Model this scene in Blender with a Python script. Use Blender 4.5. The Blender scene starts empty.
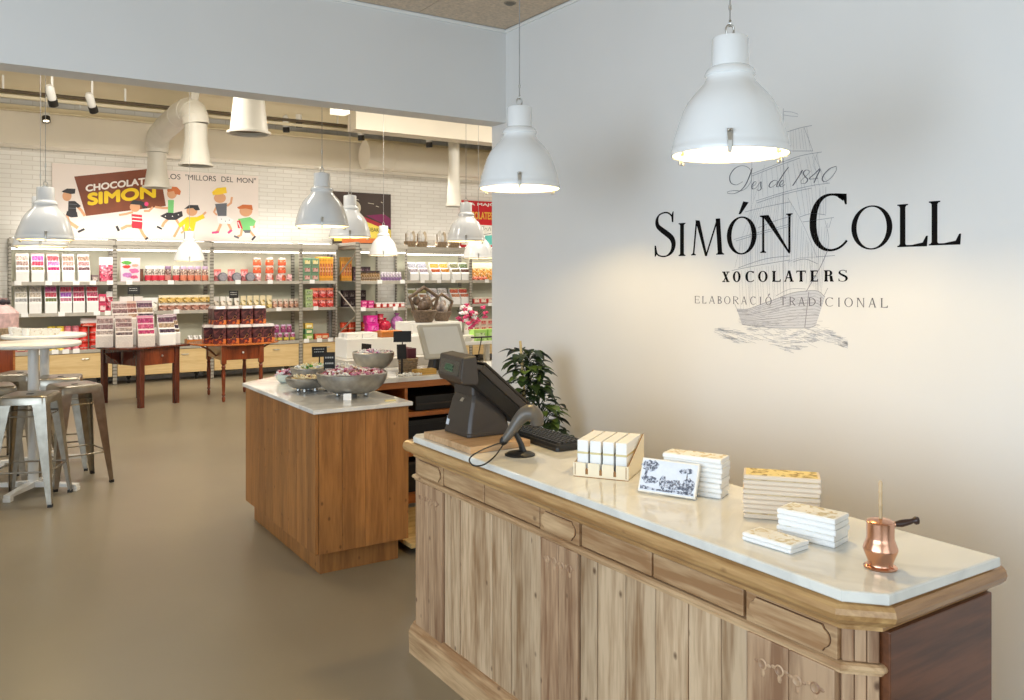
import bpy, bmesh, math, random
from math import sin, cos, pi, radians as R
from mathutils import Vector, Matrix
random.seed(7)
SC = bpy.context.scene
COL = SC.collection

# ---------------------------------------------------------------- camera frame (metres, eye at the origin)
TH = R(33.3); F = 833.0; HZ = 275.0; EYE = 1.6
ST, CT = sin(TH), cos(TH)
def at_z(px, py, z):
    d = (EYE - z) * F / (py - HZ); t = (px - 512) / F
    return Vector((d * (ST + t * CT), d * (CT - t * ST), z))
def at_y(px, py, Y):
    t = (px - 512) / F; d = Y / (CT - t * ST)
    return Vector((d * (ST + t * CT), Y, EYE - (py - HZ) * d / F))
def at_x(px, py, X):
    t = (px - 512) / F; d = X / (ST + t * CT)
    return Vector((X, d * (CT - t * ST), EYE - (py - HZ) * d / F))
def at_d(px, py, d):
    t = (px - 512) / F
    return Vector((d * (ST + t * CT), d * (CT - t * ST), EYE - (py - HZ) * d / F))

# ---------------------------------------------------------------- mesh builder
def rotz(a): return Matrix.Rotation(a, 4, 'Z')
def T(x, y, z): return Matrix.Translation((x, y, z))
class MB:
    def __init__(s): s.v = []; s.f = []; s.m = []; s.s = []
    def add(s, vs, fs, M=None, mat=0, smooth=False):
        o = len(s.v)
        if M is not None: vs = [M @ Vector(v) for v in vs]
        s.v += [tuple(v) for v in vs]
        for f in fs: s.f.append([i + o for i in f]); s.m.append(mat); s.s.append(smooth)
        return s
    def box(s, x0, x1, y0, y1, z0, z1, M=None, mat=0):
        vs = [(x, y, z) for z in (z0, z1) for y in (y0, y1) for x in (x0, x1)]
        return s.add(vs, [(0, 2, 3, 1), (4, 5, 7, 6), (0, 1, 5, 4), (2, 6, 7, 3), (0, 4, 6, 2), (1, 3, 7, 5)], M, mat)
    def cbox(s, c, d, M=None, mat=0):
        return s.box(c[0]-d[0]/2, c[0]+d[0]/2, c[1]-d[1]/2, c[1]+d[1]/2, c[2]-d[2]/2, c[2]+d[2]/2, M, mat)
    def lathe(s, prof, n=24, M=None, mat=0, smooth=True, cap=True):
        vs = []; fs = []; rings = []
        for r, z in prof:
            if r < 1e-6: rings.append([len(vs)]); vs.append((0, 0, z))
            else:
                rings.append(list(range(len(vs), len(vs) + n)))
                vs += [(r * cos(2*pi*k/n), r * sin(2*pi*k/n), z) for k in range(n)]
        for a, b in zip(rings, rings[1:]):
            for k in range(n):
                j = (k + 1) % n
                if len(a) == 1 and len(b) == 1: continue
                if len(a) == 1: fs.append((a[0], b[j], b[k]))
                elif len(b) == 1: fs.append((a[k], a[j], b[0]))
                else: fs.append((a[k], a[j], b[j], b[k]))
        if cap:
            if len(rings[0]) > 1: fs.append(tuple(reversed(rings[0])))
            if len(rings[-1]) > 1: fs.append(tuple(rings[-1]))
        return s.add(vs, fs, M, mat, smooth)
    def cyl(s, r, z0, z1, n=20, M=None, mat=0): return s.lathe([(r, z0), (r, z1)], n, M, mat)
    def ball(s, c, r, n=12, M=None, mat=0):
        rx, ry, rz = r if hasattr(r, '__len__') else (r, r, r)
        pr = [(sin(pi*i/(n//2)), -cos(pi*i/(n//2))) for i in range(n//2 + 1)]
        MM = T(*c) @ Matrix.Diagonal((rx, ry, rz, 1))
        if M is not None: MM = M @ MM
        return s.lathe([(max(a, 0) if 0 < i < n//2 else 0, b) for i, (a, b) in enumerate(pr)], n, MM, mat, True, False)
    def loft(s, secs, mat=0, smooth=True, cap=True, M=None, closed=True):
        n = len(secs[0]); vs = [p for q in secs for p in q]; fs = []
        for i in range(len(secs) - 1):
            for k in range(n if closed else n - 1):
                j = (k + 1) % n
                fs.append((i*n + k, i*n + j, (i+1)*n + j, (i+1)*n + k))
        if cap: fs.append(tuple(reversed(range(n)))); fs.append(tuple(range((len(secs)-1)*n, len(secs)*n)))
        return s.add(vs, fs, M, mat, smooth)
    def tube(s, pts, r, n=8, mat=0, M=None, closed=False, flat=1.0):
        pts = [Vector(p) for p in pts]; N = len(pts)
        rs = r if hasattr(r, '__len__') else [r] * N
        secs = []; up = None
        for i, p in enumerate(pts):
            a = pts[(i-1) % N] if closed else pts[max(i-1, 0)]
            b = pts[(i+1) % N] if closed else pts[min(i+1, N-1)]
            t = (b - a).normalized()
            if up is None:
                up = Vector((0, 0, 1)) if abs(t.z) < .9 else Vector((1, 0, 0))
            x = t.cross(up).normalized(); y = x.cross(t).normalized(); up = y
            secs.append([p + x * rs[i] * cos(2*pi*k/n) + y * rs[i] * flat * sin(2*pi*k/n) for k in range(n)])
        if closed: secs.append(secs[0])
        return s.loft(secs, mat, True, not closed, M)
    def prism(s, poly, z0, z1, M=None, mat=0, side=None):
        n = len(poly)
        vs = [(x, y, z0) for x, y in poly] + [(x, y, z1) for x, y in poly]
        s.add(vs, [tuple(reversed(range(n))), tuple(range(n, 2*n))], M, mat)
        return s.add(vs, [(i, (i+1) % n, (i+1) % n + n, i + n) for i in range(n)], M, mat if side is None else side)
    def sweep(s, outline, prof, mat=0, capz=True, M=None):
        n = len(outline); P = [Vector((a[0], a[1])) for a in outline]; offs = []
        for i in range(n):
            e0 = (P[i] - P[i-1]).normalized(); e1 = (P[(i+1) % n] - P[i]).normalized()
            n0 = Vector((e0.y, -e0.x)); n1 = Vector((e1.y, -e1.x))
            m = (n0 + n1); m = m / max(m.length_squared, 1e-6) * 2
            offs.append(m)
        secs = [[(P[i].x + offs[i].x * o, P[i].y + offs[i].y * o, z) for i in range(n)] for o, z in prof]
        return s.loft(secs, mat, False, capz, M)
    def build(s, name, mats, parent=None, bevel=0, loc=None, rot=None, sharp=35, norm=True, seg=2):
        me = bpy.data.meshes.new(name)
        me.from_pydata(s.v, [], s.f); me.validate()
        if norm:
            bm = bmesh.new(); bm.from_mesh(me); bmesh.ops.recalc_face_normals(bm, faces=bm.faces[:]); bm.to_mesh(me); bm.free()
        if not isinstance(mats, (list, tuple)): mats = [mats]
        for m in mats: me.materials.append(m)
        if len(me.polygons) == len(s.m):
            me.polygons.foreach_set('material_index', s.m)
            me.polygons.foreach_set('use_smooth', s.s)
        if any(s.s):
            try: me.set_sharp_from_angle(angle=R(sharp))
            except Exception: pass
        o = bpy.data.objects.new(name, me); COL.objects.link(o)
        if parent is not None: o.parent = parent
        if loc is not None: o.location = loc
        if rot is not None: o.rotation_euler = rot
        if bevel:
            b = o.modifiers.new('bevel', 'BEVEL'); b.width = bevel; b.segments = seg; b.limit_method = 'ANGLE'; b.angle_limit = R(40)
        return o

def tag(o, label, cat, group=None, kind=None):
    o['label'] = label; o['category'] = cat
    if group: o['group'] = group
    if kind: o['kind'] = kind
    return o
def thing(name, label=None, cat=None, loc=(0, 0, 0), rz=0, group=None):
    o = bpy.data.objects.new(name, None); COL.objects.link(o)
    o.location = loc; o.rotation_euler = (0, 0, rz); o.empty_display_size = .05
    if label: tag(o, label, cat, group)
    return o
def struct(o): o['kind'] = 'structure'; return o
def copy_tree(o, parent=None):
    c = o.copy(); COL.objects.link(c); c.parent = parent
    for ch in o.children: copy_tree(ch, c)
    return c
PROTO = {}
def proto(key, fn):
    if key not in PROTO: PROTO[key] = fn(); return PROTO[key]
    return copy_tree(PROTO[key])
ORD = 'first second third fourth fifth sixth seventh eighth ninth tenth eleventh twelfth thirteenth fourteenth fifteenth sixteenth'.split()

def smooth_path(pts, k=6):
    P = [Vector(p) for p in pts]; out = []
    for i in range(len(P) - 1):
        p0 = P[max(i-1, 0)]; p1 = P[i]; p2 = P[i+1]; p3 = P[min(i+2, len(P)-1)]
        for j in range(k):
            t = j / k
            out.append(.5 * ((2*p1) + (p2-p0)*t + (2*p0-5*p1+4*p2-p3)*t*t + (3*p1-p0-3*p2+p3)*t**3))
    out.append(P[-1]); return out

# ---------------------------------------------------------------- materials
def lin(c):
    return tuple(((x/255)/12.92 if x/255 <= .04045 else ((x/255 + .055)/1.055)**2.4) for x in c[:3]) + (1,)
MATS = {}
def nt(name):
    m = bpy.data.materials.new(name); m.use_nodes = True
    t = m.node_tree; b = t.nodes['Principled BSDF']
    return m, t, b
def noise_into(t, b, col, amt, scale, stretch=(1, 1, 1), detail=3):
    N = t.nodes; L = t.links
    tc = N.new('ShaderNodeTexCoord'); mp = N.new('ShaderNodeMapping'); mp.inputs['Scale'].default_value = stretch
    L.new(tc.outputs['Object'], mp.inputs[0])
    n = N.new('ShaderNodeTexNoise'); n.inputs['Scale'].default_value = scale; n.inputs['Detail'].default_value = detail
    L.new(mp.outputs[0], n.inputs['Vector'])
    r = N.new('ShaderNodeValToRGB')
    r.color_ramp.elements[0].position = .3; r.color_ramp.elements[1].position = .7
    r.color_ramp.elements[0].color = tuple(x*(1-amt) for x in col[:3]) + (1,)
    r.color_ramp.elements[1].color = tuple(min(1, x*(1+amt)) for x in col[:3]) + (1,)
    L.new(n.outputs[0], r.inputs[0]); L.new(r.outputs[0], b.inputs['Base Color'])
    return n, r
def mat(name, c, rough=.5, metal=0, var=.06, scale=14, spec=None, coat=0, emit=None, es=0, stretch=(1, 1, 1)):
    if name in MATS: return MATS[name]
    m, t, b = nt(name); col = lin(c)
    b.inputs['Base Color'].default_value = col; b.inputs['Roughness'].default_value = rough; b.inputs['Metallic'].default_value = metal
    if spec is not None: b.inputs['Specular IOR Level'].default_value = spec
    if coat: b.inputs['Coat Weight'].default_value = coat; b.inputs['Coat Roughness'].default_value = .06
    if emit: b.inputs['Emission Color'].default_value = lin(emit); b.inputs['Emission Strength'].default_value = es
    if var: noise_into(t, b, col, var, scale, stretch)
    MATS[name] = m; return m
def wood(name, c1, c2, axis='Z', rough=.5, rnd=.18, knots=.0, grain=11, coat=0):
    if name in MATS: return MATS[name]
    m, t, b = nt(name); N = t.nodes; L = t.links
    tc = N.new('ShaderNodeTexCoord'); ge = N.new('ShaderNodeNewGeometry')
    ml = N.new('ShaderNodeMath'); ml.operation = 'MULTIPLY'; ml.inputs[1].default_value = 37.0
    L.new(ge.outputs['Random Per Island'], ml.inputs[0])
    ad = N.new('ShaderNodeVectorMath'); ad.operation = 'ADD'
    L.new(tc.outputs['Object'], ad.inputs[0]); L.new(ml.outputs[0], ad.inputs[1])
    mp = N.new('ShaderNodeMapping'); k = 'XYZ'.index(axis); sc = [1, 1, 1]; sc[k] = .09
    mp.inputs['Scale'].default_value = sc; L.new(ad.outputs[0], mp.inputs[0])
    n1 = N.new('ShaderNodeTexNoise'); n1.inputs['Scale'].default_value = grain; n1.inputs['Detail'].default_value = 4; n1.inputs['Distortion'].default_value = .6
    n2 = N.new('ShaderNodeTexNoise'); n2.inputs['Scale'].default_value = grain * 7; n2.inputs['Detail'].default_value = 3
    L.new(mp.outputs[0], n1.inputs['Vector']); L.new(mp.outputs[0], n2.inputs['Vector'])
    mx = N.new('ShaderNodeMath'); mx.operation = 'MULTIPLY_ADD'; mx.inputs[1].default_value = .6
    L.new(n2.outputs[0], mx.inputs[0]); L.new(n1.outputs[0], mx.inputs[2])
    r = N.new('ShaderNodeValToRGB'); r.color_ramp.elements[0].position = .62; r.color_ramp.elements[1].position = .95
    r.color_ramp.elements[0].color = lin(c2); r.color_ramp.elements[1].color = lin(c1)
    L.new(mx.outputs[0], r.inputs[0])
    hs = N.new('ShaderNodeHueSaturation')
    mr = N.new('ShaderNodeMapRange'); mr.inputs['To Min'].default_value = 1 - rnd; mr.inputs['To Max'].default_value = 1 + rnd
    L.new(ge.outputs['Random Per Island'], mr.inputs['Value']); L.new(mr.outputs[0], hs.inputs['Value'])
    src = r.outputs[0]
    if knots:
        mk = N.new('ShaderNodeMapping'); s2 = [1, 1, 1]; s2[k] = .7; mk.inputs['Scale'].default_value = s2
        L.new(ad.outputs[0], mk.inputs[0])
        vo = N.new('ShaderNodeTexVoronoi'); vo.inputs['Scale'].default_value = 13; L.new(mk.outputs[0], vo.inputs['Vector'])
        kr = N.new('ShaderNodeValToRGB'); kr.color_ramp.elements[0].position = .05; kr.color_ramp.elements[1].position = .13
        kr.color_ramp.elements[0].color = (knots, knots, knots, 1); kr.color_ramp.elements[1].color = (0, 0, 0, 1)
        L.new(vo.outputs['Distance'], kr.inputs[0])
        km = N.new('ShaderNodeMix'); km.data_type = 'RGBA'; L.new(kr.outputs[0], km.inputs[0]); L.new(src, km.inputs[6])
        km.inputs[7].default_value = lin((c2[0] * .62, c2[1] * .55, c2[2] * .5)); src = km.outputs[2]
    L.new(src, hs.inputs['Color']); L.new(hs.outputs[0], b.inputs['Base Color'])
    b.inputs['Roughness'].default_value = rough
    if coat: b.inputs['Coat Weight'].default_value = coat; b.inputs['Coat Roughness'].default_value = .15
    bp = N.new('ShaderNodeBump'); bp.inputs['Strength'].default_value = .15; bp.inputs['Distance'].default_value = .004
    L.new(mx.outputs[0], bp.inputs['Height']); L.new(bp.outputs[0], b.inputs['Normal'])
    MATS[name] = m; return m
def speck(name, cols, cell=34, rough=.35):
    """printed or see-through packs of many small sweets: cells of a few colours"""
    if name in MATS: return MATS[name]
    m, t, b = nt(name); N = t.nodes; L = t.links
    tc = N.new('ShaderNodeTexCoord'); vo = N.new('ShaderNodeTexVoronoi'); vo.inputs['Scale'].default_value = cell
    L.new(tc.outputs['Object'], vo.inputs['Vector'])
    sp = N.new('ShaderNodeSeparateColor'); L.new(vo.outputs['Color'], sp.inputs[0])
    r = N.new('ShaderNodeValToRGB'); r.color_ramp.interpolation = 'CONSTANT'; e = r.color_ramp.elements
    e[0].position = 0; e[0].color = lin(cols[0]); e[1].position = 1 / len(cols); e[1].color = lin(cols[1])
    for i, c in enumerate(cols[2:], 2): x = e.new(i / len(cols)); x.color = lin(c)
    L.new(sp.outputs[0], r.inputs[0]); L.new(r.outputs[0], b.inputs['Base Color']); b.inputs['Roughness'].default_value = rough
    MATS[name] = m; return m
def shade(c, k): return tuple(max(0, min(255, x * k)) for x in c)
def mixw(c, u, w=(244, 238, 232)): return tuple(x + (y - x) * u for x, y in zip(c, w))
def marble(name, c, vein, rough=.08):
    m, t, b = nt(name); N = t.nodes; L = t.links
    tc = N.new('ShaderNodeTexCoord'); n = N.new('ShaderNodeTexNoise'); n.inputs['Scale'].default_value = 2.2; n.inputs['Detail'].default_value = 8; n.inputs['Distortion'].default_value = 1.6
    L.new(tc.outputs['Object'], n.inputs['Vector'])
    r = N.new('ShaderNodeValToRGB'); e = r.color_ramp.elements; e[0].position = .35; e[0].color = lin(c); e[1].position = .52; e[1].color = lin(vein)
    e2 = r.color_ramp.elements.new(.6); e2.color = lin(c)
    L.new(n.outputs[0], r.inputs[0]); L.new(r.outputs[0], b.inputs['Base Color']); b.inputs['Roughness'].default_value = rough
    return m
def glass(name, tint=(255, 255, 255), gl=.12, alpha_extra=0):
    m = bpy.data.materials.new(name); m.use_nodes = True; t = m.node_tree; N = t.nodes; L = t.links
    N.remove(N['Principled BSDF']); out = N['Material Output']
    tr = N.new('ShaderNodeBsdfTransparent'); tr.inputs[0].default_value = lin(tint)
    g = N.new('ShaderNodeBsdfGlossy'); g.inputs['Roughness'].default_value = .05
    mx = N.new('ShaderNodeMixShader'); mx.inputs[0].default_value = gl
    L.new(tr.outputs[0], mx.inputs[1]); L.new(g.outputs[0], mx.inputs[2]); L.new(mx.outputs[0], out.inputs[0])
    return m

M_wall = mat('white_wall_paint', (232, 230, 226), .55, var=.012, scale=2)
M_header = mat('header_paint', (222, 220, 216), .6, var=.012, scale=2)
M_cream = mat('cream_paint', (236, 224, 192), .6, var=.02, scale=2)
M_bulk = mat('bulkhead_paint', (230, 221, 204), .6, var=.02, scale=2)
M_white = mat('white_lacquer', (238, 237, 232), .25, var=.01)
M_whitemet = mat('white_enamel', (236, 236, 234), .22, var=.01, coat=.4)
M_black = mat('black_plastic', (30, 28, 26), .45, var=.1)
M_char = mat('charcoal_plastic', (58, 50, 43), .42, var=.08)
M_screen = mat('screen_glass', (232, 230, 222), .2, var=.01)
M_chrome = mat('brushed_steel', (190, 188, 182), .28, 1, var=.08, scale=40)
M_galv = mat('galvanised_steel', (160, 152, 138), .3, .95, var=.14, scale=18)
M_zinc = mat('hammered_zinc', (164, 160, 152), .40, .75, var=.2, scale=22)
M_shelfmet = mat('grey_shelf_metal', (184, 178, 166), .45, .3, var=.06)
M_white_card = mat('white_card', (240, 238, 234), .6, var=.015)
M_paper = mat('price_card_paper', (246, 245, 242), .7, var=.01)
M_pine = wood('stripped_pine', (206, 178, 144), (150, 116, 82), 'Z', .5, .15, .9)
M_pinebr = wood('aged_pine', (190, 156, 122), (136, 100, 72), 'Z', .5, .10, .9)
M_pineY = wood('stripped_pine_lengthwise', (208, 174, 132), (156, 116, 78), 'Y', .45, .08, .7)
M_pineC = wood('waxed_pine_cornice', (204, 164, 110), (158, 116, 70), 'Y', .3, .04, .5, coat=.25)
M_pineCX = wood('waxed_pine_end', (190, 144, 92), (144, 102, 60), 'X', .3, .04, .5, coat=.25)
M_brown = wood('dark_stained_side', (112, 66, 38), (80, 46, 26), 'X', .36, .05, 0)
M_island = wood('honey_oak', (172, 116, 62), (138, 90, 46), 'Z', .42, .12, .7)
M_orange = wood('orange_beech', (190, 118, 58), (158, 92, 42), 'X', .42, .08)
M_lightwood = wood('pale_floor_wood', (222, 190, 130), (196, 160, 100), 'X', .45, .08)
M_block = wood('beech_block', (208, 172, 132), (180, 142, 102), 'X', .45, .05)
M_birch = wood('birch_veneer', (226, 198, 146), (210, 178, 124), 'X', .42, .04)
M_mahog = wood('dark_mahogany', (104, 46, 26), (64, 24, 14), 'Z', .26, .05, coat=.3)
M_cherry = wood('cherry_wood', (142, 66, 30), (96, 40, 18), 'Z', .28, .05, coat=.3)
M_cherrytop = wood('cherry_top', (204, 122, 62), (164, 86, 40), 'X', .26, .05, coat=.3)
M_marble = marble('white_marble', (231, 228, 218), (217, 214, 205), .07)
M_marble2 = marble('grey_marble', (242, 240, 234), (216, 213, 207), .08)
M_glass = glass('clear_glass', (255, 250, 235), .1)
M_copper = mat('polished_copper', (222, 168, 138), .24, 1, var=.10, scale=16)
M_leaf = mat('leaf_green', (38, 58, 26), .4, var=.5, scale=9)
M_leaf2 = mat('leaf_pale', (96, 120, 52), .4, var=.4, scale=9)
M_soil = mat('potting_soil', (50, 38, 28), .9)
M_terra = mat('grey_planter', (120, 112, 104), .6)
M_stick = wood('pale_stick', (220, 190, 150), (190, 156, 112), 'Z', .5, .02)
M_ink = mat('lettering_black', (20, 17, 16), .8, var=0, spec=.1)
M_ink2 = mat('lettering_grey', (104, 102, 108), .8, var=0, spec=.1)
M_line = mat('engraving_grey', (146, 146, 154), .7, var=0)
M_line2 = mat('engraving_pale', (206, 206, 210), .7, var=0); M_sea = mat('engraving_sea', (184, 184, 188), .7, var=0)
M_bulb = mat('lit_bulb', (255, 236, 190), .3, var=0, emit=(255, 226, 170), es=30)
M_led = mat('lit_strip', (255, 250, 240), .3, var=0, emit=(255, 248, 235), es=5)
M_slate = mat('chalkboard_black', (26, 24, 23), .7, var=.1)
M_chalk = mat('chalk_white', (190, 188, 182), .8, var=.05)
M_lens = mat('lit_lens', (255, 240, 214), .3, var=0, emit=(255, 236, 200), es=5)
M_darkwick = mat('dark_wicker', (104, 86, 70), .6, var=.4, scale=50)
M_wicker = mat('wicker', (150, 128, 100), .7, var=.35, scale=60)
# ================================================================ SETTING
XW = 2.9; Y1 = 4.486; Y2 = 4.655; ZC = 3.17; ZS = 2.575; YF = 13.75; ZB = 4.1
def sbox(name, m, *a, bevel=0): return struct(MB().box(*a).build(name, m, None, bevel))

# polished concrete floor
def floor_mat():
    m, t, b = nt('polished_concrete'); N = t.nodes; L = t.links
    n, r = noise_into(t, b, lin((136, 125, 104)), .08, .8, detail=6)
    n2 = N.new('ShaderNodeTexNoise'); n2.inputs['Scale'].default_value = 2.5; n2.inputs['Detail'].default_value = 5
    mr = N.new('ShaderNodeMapRange'); mr.inputs['To Min'].default_value = .28; mr.inputs['To Max'].default_value = .42
    L.new(n2.outputs[0], mr.inputs['Value']); L.new(mr.outputs[0], b.inputs['Roughness'])
    return m
sbox('floor', floor_mat(), -3.4, 9.8, -3.4, 14.0, -.1, 0)

def brick_mat():
    m, t, b = nt('white_painted_brick'); N = t.nodes; L = t.links
    tc = N.new('ShaderNodeTexCoord'); sp = N.new('ShaderNodeSeparateXYZ'); cb = N.new('ShaderNodeCombineXYZ')
    L.new(tc.outputs['Object'], sp.inputs[0]); L.new(sp.outputs['X'], cb.inputs['X']); L.new(sp.outputs['Z'], cb.inputs['Y'])
    bk = N.new('ShaderNodeTexBrick'); bk.inputs['Scale'].default_value = 1; bk.inputs['Brick Width'].default_value = .27
    bk.inputs['Row Height'].default_value = .066; bk.inputs['Mortar Size'].default_value = .007; bk.inputs['Mortar Smooth'].default_value = .4
    bk.inputs['Color1'].default_value = lin((238, 235, 228)); bk.inputs['Color2'].default_value = lin((230, 227, 219)); bk.inputs['Mortar'].default_value = lin((217, 212, 203))
    L.new(cb.outputs[0], bk.inputs['Vector']); L.new(bk.outputs['Color'], b.inputs['Base Color'])
    bp = N.new('ShaderNodeBump'); bp.invert = True; bp.inputs['Strength'].default_value = .35; bp.inputs['Distance'].default_value = .01
    L.new(bk.outputs['Fac'], bp.inputs['Height']); L.new(bp.outputs[0], b.inputs['Normal']); b.inputs['Roughness'].default_value = .55
    return m
sbox('wall_far', brick_mat(), -3.4, 9.8, YF, YF + .2, 0, ZB + .2)
sbox('wall_right', M_wall, XW, XW + .17, -3.2, Y2, 0, ZB)
sbox('wall_shop_right', M_wall, 9.5, 9.7, Y2, YF, 0, ZB)
sbox('wall_shop_front', M_wall, XW + .17, 9.5, Y2 - .17, Y2, 0, ZB)
sbox('wall_left_shop', M_wall, -3.4, -3.2, Y1, YF, 0, ZB)
sbox('wall_header', M_header, -3.2, XW, Y1, Y2, ZS, ZB)
sbox('ceiling_shop', M_cream, -3.4, 9.7, Y1, YF + .2, ZB, ZB + .15)
# far bulkhead with its ledge
sbox('trim_1', M_bulk, -3.2, 9.5, YF - .4, YF, 3.41, 3.86)
sbox('trim_2', M_cream, -3.2, 9.5, YF - .52, YF, 3.86, 3.93)
# dropped beam on the right of the shop ceiling
_bp0 = at_y(356, 118, 10.8); _bp1 = at_y(442, 142, 10.8)
sbox('trim_3', M_bulk, _bp0.x, 9.5, 10.8, 11.1, 3.62, ZB)

# front-room walls with the two street windows behind and beside the camera
w = MB()
w.box(-3.4, -3.2, -3.2, -2.2, 0, ZB).box(-3.4, -3.2, 3.2, Y1, 0, ZB).box(-3.4, -3.2, -2.2, 3.2, 0, .5).box(-3.4, -3.2, -2.2, 3.2, 2.9, ZB)
struct(w.build('wall_left', M_wall))
w = MB()
w.box(-3.4, -1.8, -3.4, -3.2, 0, ZB).box(1.8, XW + .17, -3.4, -3.2, 0, ZB).box(-1.8, 1.8, -3.4, -3.2, 2.8, ZB)
struct(w.build('wall_back', M_wall))
def window(name, M, wd, z0, z1, n):
    e = struct(thing(name)); e.matrix_world = M
    f = MB(); t = .06
    f.box(-wd/2, wd/2, -.04, .04, z0, z0+t).box(-wd/2, wd/2, -.04, .04, z1-t, z1)
    for i in range(n + 1):
        x = -wd/2 + (wd - t) * i / n; f.box(x, x+t, -.035, .035, z0+t, z1-t)
    f.build('window_frame', M_white, e)
    MB().box(-wd/2 + .02, wd/2 - .02, -.004, .004, z0 + .02, z1 - .02).build('window_glass', M_glass, e)
window('window_1', T(-3.3, .5, 0) @ rotz(R(90)), 5.38, .51, 2.89, 4)
window('window_2', T(0, -3.3, 0), 3.58, .01, 2.79, 3)

# wood-wool ceiling boards with dark joints, a shadow gap and a white edge bead
def board_mat():
    m, t, b = nt('wood_wool_board'); N = t.nodes; L = t.links
    n, r = noise_into(t, b, lin((208, 188, 164)), .16, 55, detail=4)
    b.inputs['Roughness'].default_value = .9
    bp = N.new('ShaderNodeBump'); bp.inputs['Strength'].default_value = .5; bp.inputs['Distance'].default_value = .01
    L.new(n.outputs[0], bp.inputs['Height']); L.new(bp.outputs[0], b.inputs['Normal']); return m
c = MB(); g = .0025
xs = [XW - .012]
while xs[-1] > -3.2: xs.append(max(xs[-1] - .62, -3.21))
ys = [Y1 - .012]
while ys[-1] > -3.2: ys.append(max(ys[-1] - 2.4, -3.21))
for a, b_ in zip(xs[1:], xs):
    for p, q in zip(ys[1:], ys): c.box(a + g, b_ - g, p + g, q - g, ZC, ZC + .025)
c.box(-3.2, XW, -3.2, Y1, ZC + .03, ZC + .1, mat=1)
struct(c.build('ceiling', [board_mat(), mat('joint_dark', (60, 56, 52), .9)]))
sbox('trim_4', M_white, XW - .012, XW - .001, -3.2, Y1 - .001, ZC - .022, ZC - .004)
sbox('trim_5', M_white, -3.2, XW - .013, Y1 - .012, Y1 - .001, ZC - .022, ZC - .004)
e = at_z(510, 3, ZC - .001)
s = thing('ceiling_sensor', 'small round dark sensor set flush in the tan ceiling boards', 'sensor', (e.x, e.y, ZC))
MB().lathe([(.028, -.001), (.028, -.006), (.02, -.012), (0, -.014)], 20).build('dome', mat('sensor_grey', (110, 100, 86), .6), s)
MB().lathe([(.036, 0), (.036, -.003), (.028, -.004)], 20).build('flange', mat('sensor_flange', (150, 136, 116), .6), s)

# raised wooden platform behind the island
pl = MB()
for i in range(7): pl.box(2.12 + .0, XW - .005, 4.27 + i*.098, 4.27 + i*.098 + .096, .045, .07)
pt = thing('platform', 'low pale wooden floor platform between the island and the white wall', 'platform')
pl.build('boards', M_lightwood, pt)
pb = MB()
for x in (2.2, 2.5, 2.8): pb.box(x, x + .06, 4.29, 4.94, 0, .044)
pb.build('bearer', M_black, pt)
# ================================================================ SHOP COUNTER
OUT = [(1.60, 1.125), (1.655, 1.07), (2.075, 1.07), (2.075, 3.19), (1.615, 3.19), (1.60, 3.178)]   # CCW seen from above
ct = thing('shop_counter', 'long stripped-pine panelled counter with carved frieze under white marble', 'counter')
MB().sweep(OUT, [(-.012, .0), (-.012, .904)]).build('carcass', M_pinebr, ct)
cp = [(0, .832), (.010, .832), (.010, .842), (.018, .844), (.022, .850), (.040, .856), (.050, .866), (.054, .878), (.051, .890), (.044, .898), (.034, .902), (.0, .903)]
def clamp(mb, xm=2.088):
    mb.v = [(min(v[0], xm), min(v[1], 3.196), v[2]) for v in mb.v]; return mb
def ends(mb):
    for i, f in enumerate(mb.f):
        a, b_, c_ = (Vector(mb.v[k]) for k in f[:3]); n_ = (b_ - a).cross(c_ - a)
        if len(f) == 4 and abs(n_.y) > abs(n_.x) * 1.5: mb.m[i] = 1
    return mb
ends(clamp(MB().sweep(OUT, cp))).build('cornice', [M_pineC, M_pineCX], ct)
clamp(MB().sweep(OUT, [(0, .733), (.006, .733), (.006, .738), (.014, .742), (.016, .748), (.012, .754), (.004, .757), (0, .757)]), 2.080).build('waist_molding', M_pineY, ct)
clamp(MB().sweep(OUT, [(0, 0), (.026, 0), (.028, .09), (.023, .10), (.021, .112), (.014, .120), (.009, .132), (0, .134)])).build('plinth', M_pineY, ct)
pk = MB(); rr = random.Random(3)
def planks(edges, depth):
    for a, b_ in zip(edges, edges[1:]):
        k = rr.uniform(-.002, .002)
        pk.box(1.598 - depth + k, 1.613, a + .0016, b_ - .0016, .128, .735)
planks([1.385, 1.47, 1.585, 1.71, 1.835, 1.963, 2.045], 0)
planks([2.255, 2.315, 2.44, 2.565, 2.69, 2.80, 2.875, 2.925], 0)
pk.build('plank_panel', M_pine, ct, .003)
def cartouche(y0, y1, z0, z1):
    r = (z1 - z0) / 2 * .72; zc = (z0 + z1) / 2; pts = []
    for s_, yc in ((1, y1 - r * .9), (-1, y0 + r * .9)):
        arc = [(yc + s_ * r * cos(a) * .9, zc + s_ * r * sin(a)) for a in [R(-75 + 150 * i / 10) for i in range(11)]]
        edge = [(yc + s_ * .0, zc - s_ * (z1 - z0) / 2)]
        pts += edge + arc + [(yc, zc + s_ * (z1 - z0) / 2)]
    return pts
MYZ = Matrix(((0, 0, 1, 0), (1, 0, 0, 0), (0, 1, 0, 0), (0, 0, 0, 1)))     # (y, z, x) -> xyz
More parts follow.
